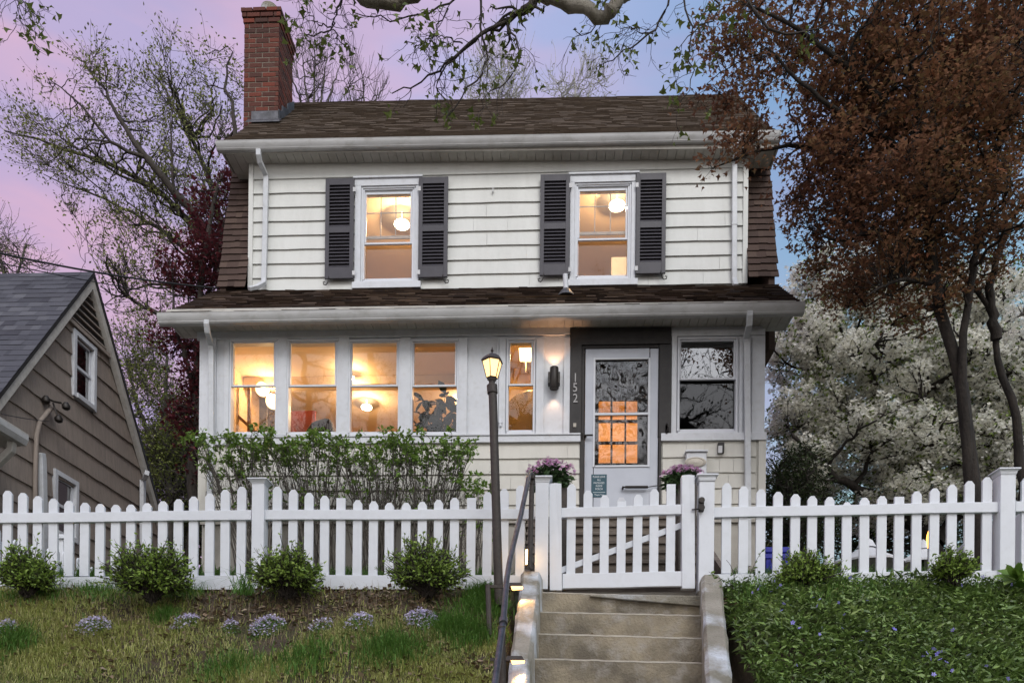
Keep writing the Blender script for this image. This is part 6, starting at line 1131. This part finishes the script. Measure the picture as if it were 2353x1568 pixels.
# ================================================================== SHRUBS, FLOWERS, GROUND COVER
def shrub(name, label, px, pyb, pyt, w, Y, mk, lsize, n, group, dens=1.0, asym=0, barkm='bark', flatten=0):
    b = P(px, pyb, Y); rz = (pyb - pyt) * Y / FPX; rx = w / 2 * Y / FPX; o = empty(name, b, label, 'shrub', group); ns = int(n * .09)
    th = rng.random(ns) * 2 * np.pi; ph = np.arccos(1 - rng.random(ns) * .92); R = (.50 + .5 * rng.random(ns)) * (1 + .22 * np.sin(2 * th + px) + .16 * np.sin(5 * th + pyt + 3 * ph)); tip = np.stack([b.x + rx * R * np.sin(ph) * np.cos(th) + asym * R * rx * .3, b.y + rx * .8 * R * np.sin(ph) * np.sin(th), b.z + rz * (.12 + .88 * R * np.cos(ph))], 1)
    base = np.array([tuple(b)]) + rng.normal(0, .02, (ns, 3)); t = np.linspace(0, 1, 6)[None, :, None]; mid = (base + tip) / 2 + [0, 0, .1 * rz] + rng.normal(0, .03 * rx, (ns, 3)); Q = (1 - t) ** 2 * base[:, None] + 2 * t * (1 - t) * mid[:, None] + t * t * tip[:, None]
    Q2, a2, b2 = sprout(Q, np.full(ns, .003), 6, rz * .28, .55, (0, 0, .5), .2, 4, .35, .8, .0014)
    V, F = merge([tubes(Q, np.full(ns, .0045), np.full(ns, .002), 4), tubes(Q2, a2, b2, 3)]); np_mesh('stems', V, F, K[barkm], o)
    C, D = samp(Q2, max(2, int(n * .75 / len(Q2))), .1); C = C + rng.normal(0, .008, C.shape); np_mesh('foliage', *leaves(C, lsize * 1.35, 'oval', .2, D + rng.normal(0, .7, D.shape)), K[mk], o); return o
G = 'small boxwood shrubs in front of the picket fence'
shrub('boxwood', 'rounded bright green boxwood at the far left end of the fence', 62, 1362, 1258, 132, 6.15, 'box', .024, 4200, G)
shrub('boxwood', 'largest bushy boxwood, in front of the left fence below the brown house corner', 346, 1372, 1248, 182, 6.1, 'box', .024, 5600, G)
shrub('boxwood', 'wide olive boxwood in front of the capped fence post', 658, 1362, 1255, 200, 6.12, 'box', .024, 4600, G, asym=.05)
shrub('boxwood', 'open vase-shaped boxwood left of the lamp post', 980, 1362, 1240, 200, 6.12, 'box', .024, 3300, G)
shrub('boxwood', 'dark boxwood rising from the periwinkle in front of the right fence', 1845, 1352, 1270, 150, 6.2, 'box', .022, 3600, G)
shrub('boxwood', 'small dark boxwood near the right end of the right fence', 2185, 1335, 1266, 110, 6.2, 'box', .022, 2600, G)
def azalea(label, px, w, pyt, Y, n, base_px, tall=1):
    o = empty('azalea', (P(base_px, 1300, Y).x, Y, YZ), label, 'shrub', 'leggy azaleas under the porch windows'); b = np.array([P(base_px, 1300, Y).x, Y, YZ - .03]); ns = n
    w = w * 1.12; tx = P(px - w / 2, pyt, Y).x + (np.arange(ns) + rng.random(ns)) / ns * (P(px + w / 2, pyt, Y).x - P(px - w / 2, pyt, Y).x); rng.shuffle(tx); ztop = P(px, pyt, Y).z - .05; ty = Y + rng.uniform(-.35, .35, ns); tz = ztop - .13 - (rng.random(ns) ** 4) * .5
    tip = np.stack([tx, ty, tz], 1); base = b + np.stack([rng.normal(0, .09, ns), rng.normal(0, .05, ns), 0 * tx], 1); t = np.linspace(0, 1, 9)[None, :, None]; mid = base * .45 + tip * .55; mid[:, 0] = base[:, 0] * .6 + tip[:, 0] * .4 + rng.normal(0, .05, ns); mid[:, 2] += .12
    Q = (1 - t) ** 2 * base[:, None] + 2 * t * (1 - t) * mid[:, None] + t * t * tip[:, None]; Q[:, 2:-1] += rng.normal(0, .014, Q[:, 2:-1].shape)
    Q2, a2, b2 = sprout(Q, np.full(ns, .004), 5, .26, .6, (0, 0, .6), .3, 5, .55, .8, .002); k = Q2[:, -1, 2] < ztop + .0; Q2, a2, b2 = Q2[k], a2[k], b2[k]
    Q3, a3, b3 = sprout(Q2, b2, 3, .10, .7, (0, 0, .5), .3, 3, .3, .8, .0015)
    V, F = merge([tubes(Q, np.full(ns, .009), np.full(ns, .003), 5), tubes(Q2, a2, b2, 4), tubes(Q3, a3, b3, 3)]); np_mesh('stems', V, F, K['barkgrey'], o)
    tips = np.concatenate([Q3[:, -1], Q2[:, -1]]); tips = tips[(tips[:, 2] < ztop + .015) & (rng.random(len(tips)) < np.clip(1.2 - (ztop - tips[:, 2]) * 2.6, .08, 1))]; C = np.repeat(tips, 5, 0) + rng.normal(0, .010, (len(tips) * 5, 3)); D = rng.normal(0, 1, C.shape); D[:, 2] += .5
    np_mesh('foliage', *leaves(C, .052, 'oval', .25, D), K['azalea'], o)
azalea('leggy green azalea under the leftmost porch window', 545, 180, 996, 9.3, 60, 600); azalea('leggy green azalea under the second porch window', 700, 160, 990, 9.35, 58, 735); azalea('leggy green azalea under the third porch window', 855, 170, 992, 9.3, 62, 870)
azalea('leggy green azalea under the houseplant window, dense and flat topped', 1000, 150, 994, 9.3, 56, 985); azalea('short azalea near the lamp post with bare reddish stems', 1095, 85, 1080, 9.2, 18, 1075)
# creeping phlox clumps on the bank
def onbank(px, py):
    d = ray(px, py); lo, hi = 2.5, 6.6
    for _ in range(40):
        m_ = (lo + hi) / 2; q = EYE + d * (m_ / d.y)
        if q.z < float(hbank(np.array([q.x]), np.array([q.y]))[0]): hi = m_
        else: lo = m_
        if hi - lo < 1e-4: break
    # ray passes above the bank near the viewer and meets it further up
    return EYE + d * (hi / d.y)
for px, py, w, n, lb in ((12, 1440, 60, 120, 'lilac phlox clump cut by the left edge of the picture'), (216, 1436, 88, 300, 'large lilac phlox clump, second from the left edge'), (425, 1426, 74, 150, 'thin lilac phlox clump between two fuller ones, third from the left'), (530, 1438, 42, 70, 'smallest whitish phlox clump, fourth from the left'), (613, 1434, 88, 300, 'wide lilac phlox clump below the capped fence post'), (737, 1437, 64, 90, 'sparse pale phlox clump right of the wide one'), (825, 1426, 74, 190, 'lilac phlox clump left of the roundest clump'), (968, 1421, 84, 320, 'roundest lilac phlox clump, nearest the steps')):
    c = onbank(px, py + 14); r = w / 2 * c.y / FPX; o = empty('phlox', c, lb, 'flowers', 'lilac phlox clumps along the left bank'); a = rng.random(n) * 2 * np.pi; q = np.sqrt(rng.random(n)) * r; X = c.x + q * np.cos(a); Y = c.y + q * np.sin(a) * .75; Z = hbank(X, Y) + .035 + .06 * (1 - (q / r) ** 2) + rng.normal(0, .008, n)
    np_mesh('flowers', *flowers(np.stack([X, Y, Z], 1), .0135, .6), K['phlox'], o); n2 = n * 4; a = rng.random(n2) * 2 * np.pi; q = np.sqrt(rng.random(n2)) * r * 1.05; X = c.x + q * np.cos(a); Y = c.y + q * np.sin(a) * .75; Z = hbank(X, Y) + rng.random(n2) * .075 * (1 - .7 * (q / r) ** 2); np_mesh('foliage', *leaves(np.stack([X, Y, Z], 1), .022, 'long', .3), K['lush'], o)
def nz(x, y, s, ph=0): return (np.sin(x * s + ph) * np.cos(y * s * 1.3 + ph * 2) + np.sin(x * s * 2.3 + y * s * 1.7 + ph) * .6 + np.sin(y * s * 3.1 - x * s * 1.1) * .35) / 1.95
def scatter(n, x0, x1, y0, y1, fn=None):
    x = rng.uniform(x0, x1, n); y = rng.uniform(y0, y1, n)
    if fn is not None: k = rng.random(n) < fn(x, y); x, y = x[k], y[k]
    return np.stack([x, y, hbank(x, y)], 1)
# left bank
def soilband(x, y): return np.clip((y - 5.75) / .3, 0, 1) * np.clip((x + 3.4) / .7, 0, 1)
P_ = scatter(200000, -5.2, -.33, 3.3, 6.5, lambda x, y: np.clip(.55 + .55 * nz(x, y, 2.1) + .3 * nz(x, y, 6, 1) - .75 * soilband(x, y), .05, 1)); tag(np_mesh('grass', *blades(P_, .085, .0026, 1.2), K['grass']), 'patchy yellow-green weedy turf on the left bank', 'grass', kind='stuff')
P_ = np.concatenate([c + np.stack([rng.normal(0, s, n), rng.normal(0, s * .8, n), np.zeros(n)], 1) for c, s, n in [(np.array(tuple(onbank(px, py))), s, n) for px, py, s, n in ((1045, 1450, .10, 1500), (1110, 1400, .10, 1300), (1090, 1470, .10, 900), (1115, 1370, .06, 700), (900, 1500, .11, 1100), (380, 1425, .05, 400), (30, 1480, .08, 600), (570, 1352, .05, 220), (430, 1362, .10, 500), (240, 1362, .16, 600), (80, 1375, .14, 500), (700, 1520, .12, 500), (520, 1540, .12, 400))]])
P_[:, 2] = hbank(P_[:, 0], np.minimum(P_[:, 1], 6.5)); tag(np_mesh('tall_grass', *blades(P_, .16, .0030, 1.1), K['lush']), 'lush dark green grass tufts on the left bank by the steps', 'grass', kind='stuff')
P_ = scatter(16000, -5.2, -.33, 3.3, 6.6, lambda x, y: np.clip(.3 + .5 * nz(x, y, 3.3, 2) + .75 * soilband(x, y) + .5 * (x > -1.2), .06, 1)); P_[:, 2] += .008 + .02 * rng.random(len(P_)); tag(np_mesh('leaf_litter', *leaves(P_, .048, 'kite', 1.2, None, 1.2), K['litter']), 'brown dry leaf litter and bark on the left bank', 'leaf litter', kind='stuff')
P_ = scatter(9000, -5.2, -.33, 3.3, 6.4, lambda x, y: np.clip(.25 + .8 * nz(x, y, 2.7, 4) - .4 * soilband(x, y), .03, 1)); P_[:, 2] += .03 * rng.random(len(P_)); tag(np_mesh('weeds', *leaves(P_, .026, 'oval', .9), K['azalea']), 'small broad-leaved weeds scattered over the left bank', 'weeds', kind='stuff')
P_ = scatter(2600, -5.2, -.33, 5.6, 6.48); tag(np_mesh('dry_stalks', *blades(P_, .14, .0012, .7), K['litter']), 'dry brown weed stalks along the foot of the left fence', 'weeds', kind='stuff')
# right bank: periwinkle
n = 70000; x = rng.uniform(1.33, 5.4, n); y = rng.uniform(3.2, 6.42, n); hgt = .10 + .06 * nz(x, y, 3.0) + .05 * nz(x, y, 8) + .05 * np.clip((x - 2) * .5, 0, 1) * np.clip((y - 5.4), 0, 1); bare = (nz(x, y, 2.3, 2.2) + .5 * nz(x, y, 7, 1) > .80); k = ~(bare & (rng.random(n) < .8)); x, y, hgt = x[k], y[k], hgt[k]
z = hbank(x, y) + hgt * (.35 + .65 * rng.random(len(x)) ** .5); edge = np.clip((x - 1.33) / .12, .2, 1); z = hbank(x, y) + (z - hbank(x, y)) * edge
tag(np_mesh('periwinkle', *leaves(np.stack([x, y, z], 1), .064, 'long', .3, None, 1.1), K['vinca']), 'dense glossy periwinkle ground cover on the right bank', 'ground cover', kind='stuff')
n = 22000; x = rng.uniform(1.35, 5.4, n); y = rng.uniform(3.2, 6.42, n); z = hbank(x, y) + .09 + .06 * rng.random(n); tag(np_mesh('ivy', *leaves(np.stack([x, y, z], 1), .034, 'oval', .5, None, .9), K['vinca']), 'small rounded leaves mixed through the periwinkle on the right bank', 'ground cover', kind='stuff')
x = rng.uniform(1.5, 5.3, 900); y = rng.uniform(3.5, 6.35, 900); k = rng.random(900) < .10 + .75 * (nz(x, y, 2.6, 3) > .25); x, y = x[k], y[k]; z = hbank(x, y) + .17 + .05 * nz(x, y, 3.0) * .5; tag(np_mesh('periwinkle_flowers', *flowers(np.stack([x, y - .02, z], 1), .026, .1), K['violet']), 'violet periwinkle flowers dotted over the right bank', 'flowers', kind='stuff')
P_ = np.concatenate([scatter(700, 1.5, 5.2, 6.05, 6.4), scatter(500, 1.4, 2.6, 5.9, 6.35)]); tag(np_mesh('tall_grass', *blades(P_, .24, .0026, .7), K['lush']), 'loose grass blades sprouting along the foot of the right fence', 'grass', kind='stuff')
P_ = scatter(2200, 1.33, 5.2, 3.3, 6.4, lambda x, y: np.clip(.2 + (nz(x, y, 2.3, 2.2) > .4), 0, 1)); P_[:, 2] += .06; tag(np_mesh('leaf_litter', *leaves(P_, .05, 'kite', 1.4, None, 1), K['litter']), 'scattered dead leaves among the periwinkle on the right bank', 'leaf litter', kind='stuff')
# hosta at right edge, vine by the right side wall, strappy clump by the post
def clump(name, label, px, py, Y, n, ln, mk, tpl, sz, upz, cat='plant'):
    c = P(px, py, Y); o = empty(name, c, label, cat); a = rng.random(n) * 2 * np.pi; e = rng.uniform(.25, 1.2, n); tip = np.array([tuple(c)]) + ln * np.stack([np.cos(a) * np.cos(e), np.sin(a) * np.cos(e), np.sin(e) * upz], 1) * rng.uniform(.6, 1.1, (n, 1)); base = np.tile(np.array([tuple(c)]), (n, 1)); return o, base, tip
o, b_, t_ = clump('hosta', 'broad-leaved green hosta clump at the right edge below the fence post', 2335, 1340, 6.1, 22, .14, 'azalea', 'oval', .16, .9); np_mesh('foliage', *leaves(b_ * .7 + t_ * .3, .17, 'oval', .3, t_ - b_), K['azalea'], o)
c = P(562, 1364, 6.2); o = empty('lily_clump', c, 'thin strappy dark green blades left of the capped fence post', 'plant'); q = np.array([tuple(c)]) + rng.normal(0, 1, (90, 3)) * [.05, .04, 0]; np_mesh('foliage', *blades(q, .30, .0032, 1.3), K['lush'], o)
o = empty('vine', P(1668, 1350, 6.3), 'thin trailing vine leaning over the top of the right side wall', 'vine'); Q = np.stack([curve([P(*q) for q in s], 10) for s in ([(1690, 1350, 6.25), (1660, 1330, 6.2), (1640, 1322, 6.15), (1628, 1312, 6.15)], [(1700, 1360, 6.25), (1672, 1342, 6.2), (1648, 1348, 6.12), (1632, 1368, 6.1)], [(1690, 1350, 6.3), (1684, 1310, 6.3), (1676, 1290, 6.3), (1668, 1285, 6.3)], [(1710, 1350, 6.3), (1730, 1300, 6.3), (1740, 1280, 6.3), (1752, 1262, 6.3)])]); np_mesh('stems', *tubes(Q, np.full(4, .003), np.full(4, .0015), 4), K['bark'], o)
C, D = samp(Q, 12, .1); np_mesh('foliage', *leaves(C, .035, 'oval', .3, D + rng.normal(0, 1, D.shape)), K['vinca'], o)
# lawn behind the fence
P_ = rng.uniform(0, 1, (60000, 2)); x = -9 + P_[:, 0] * 20; y = 6.75 + P_[:, 1] ** 2 * 6.5; k = ~((x > -.36) & (x < 1.56) & (y < 10)) & ~((x > HX0) & (x < HX1) & (y > 9.95)); x, y = x[k], y[k]; z = hbank(x, y)
tag(np_mesh('lawn', *blades(np.stack([x, y, z], 1), .15, .005, .6), K['lush']), 'green lawn of the front yard behind the picket fence', 'grass', kind='stuff')

C = []
for i_, (a_, b_) in enumerate(rows[:7]):
    for _ in range(5):
        f_ = random.choice((random.uniform(.02, .12), random.uniform(.9, .98), random.uniform(.1, .9))); p = a_.lerp(b_, f_); C.append((p.x, p.y + random.uniform(.01, .25), p.z + .012))
tag(np_mesh('fallen_leaves', *leaves(np.array(C), .045, 'oval', 2.5, None, 1), K['litter']), 'a few dead leaves lying on the concrete steps', 'leaf litter', kind='stuff')
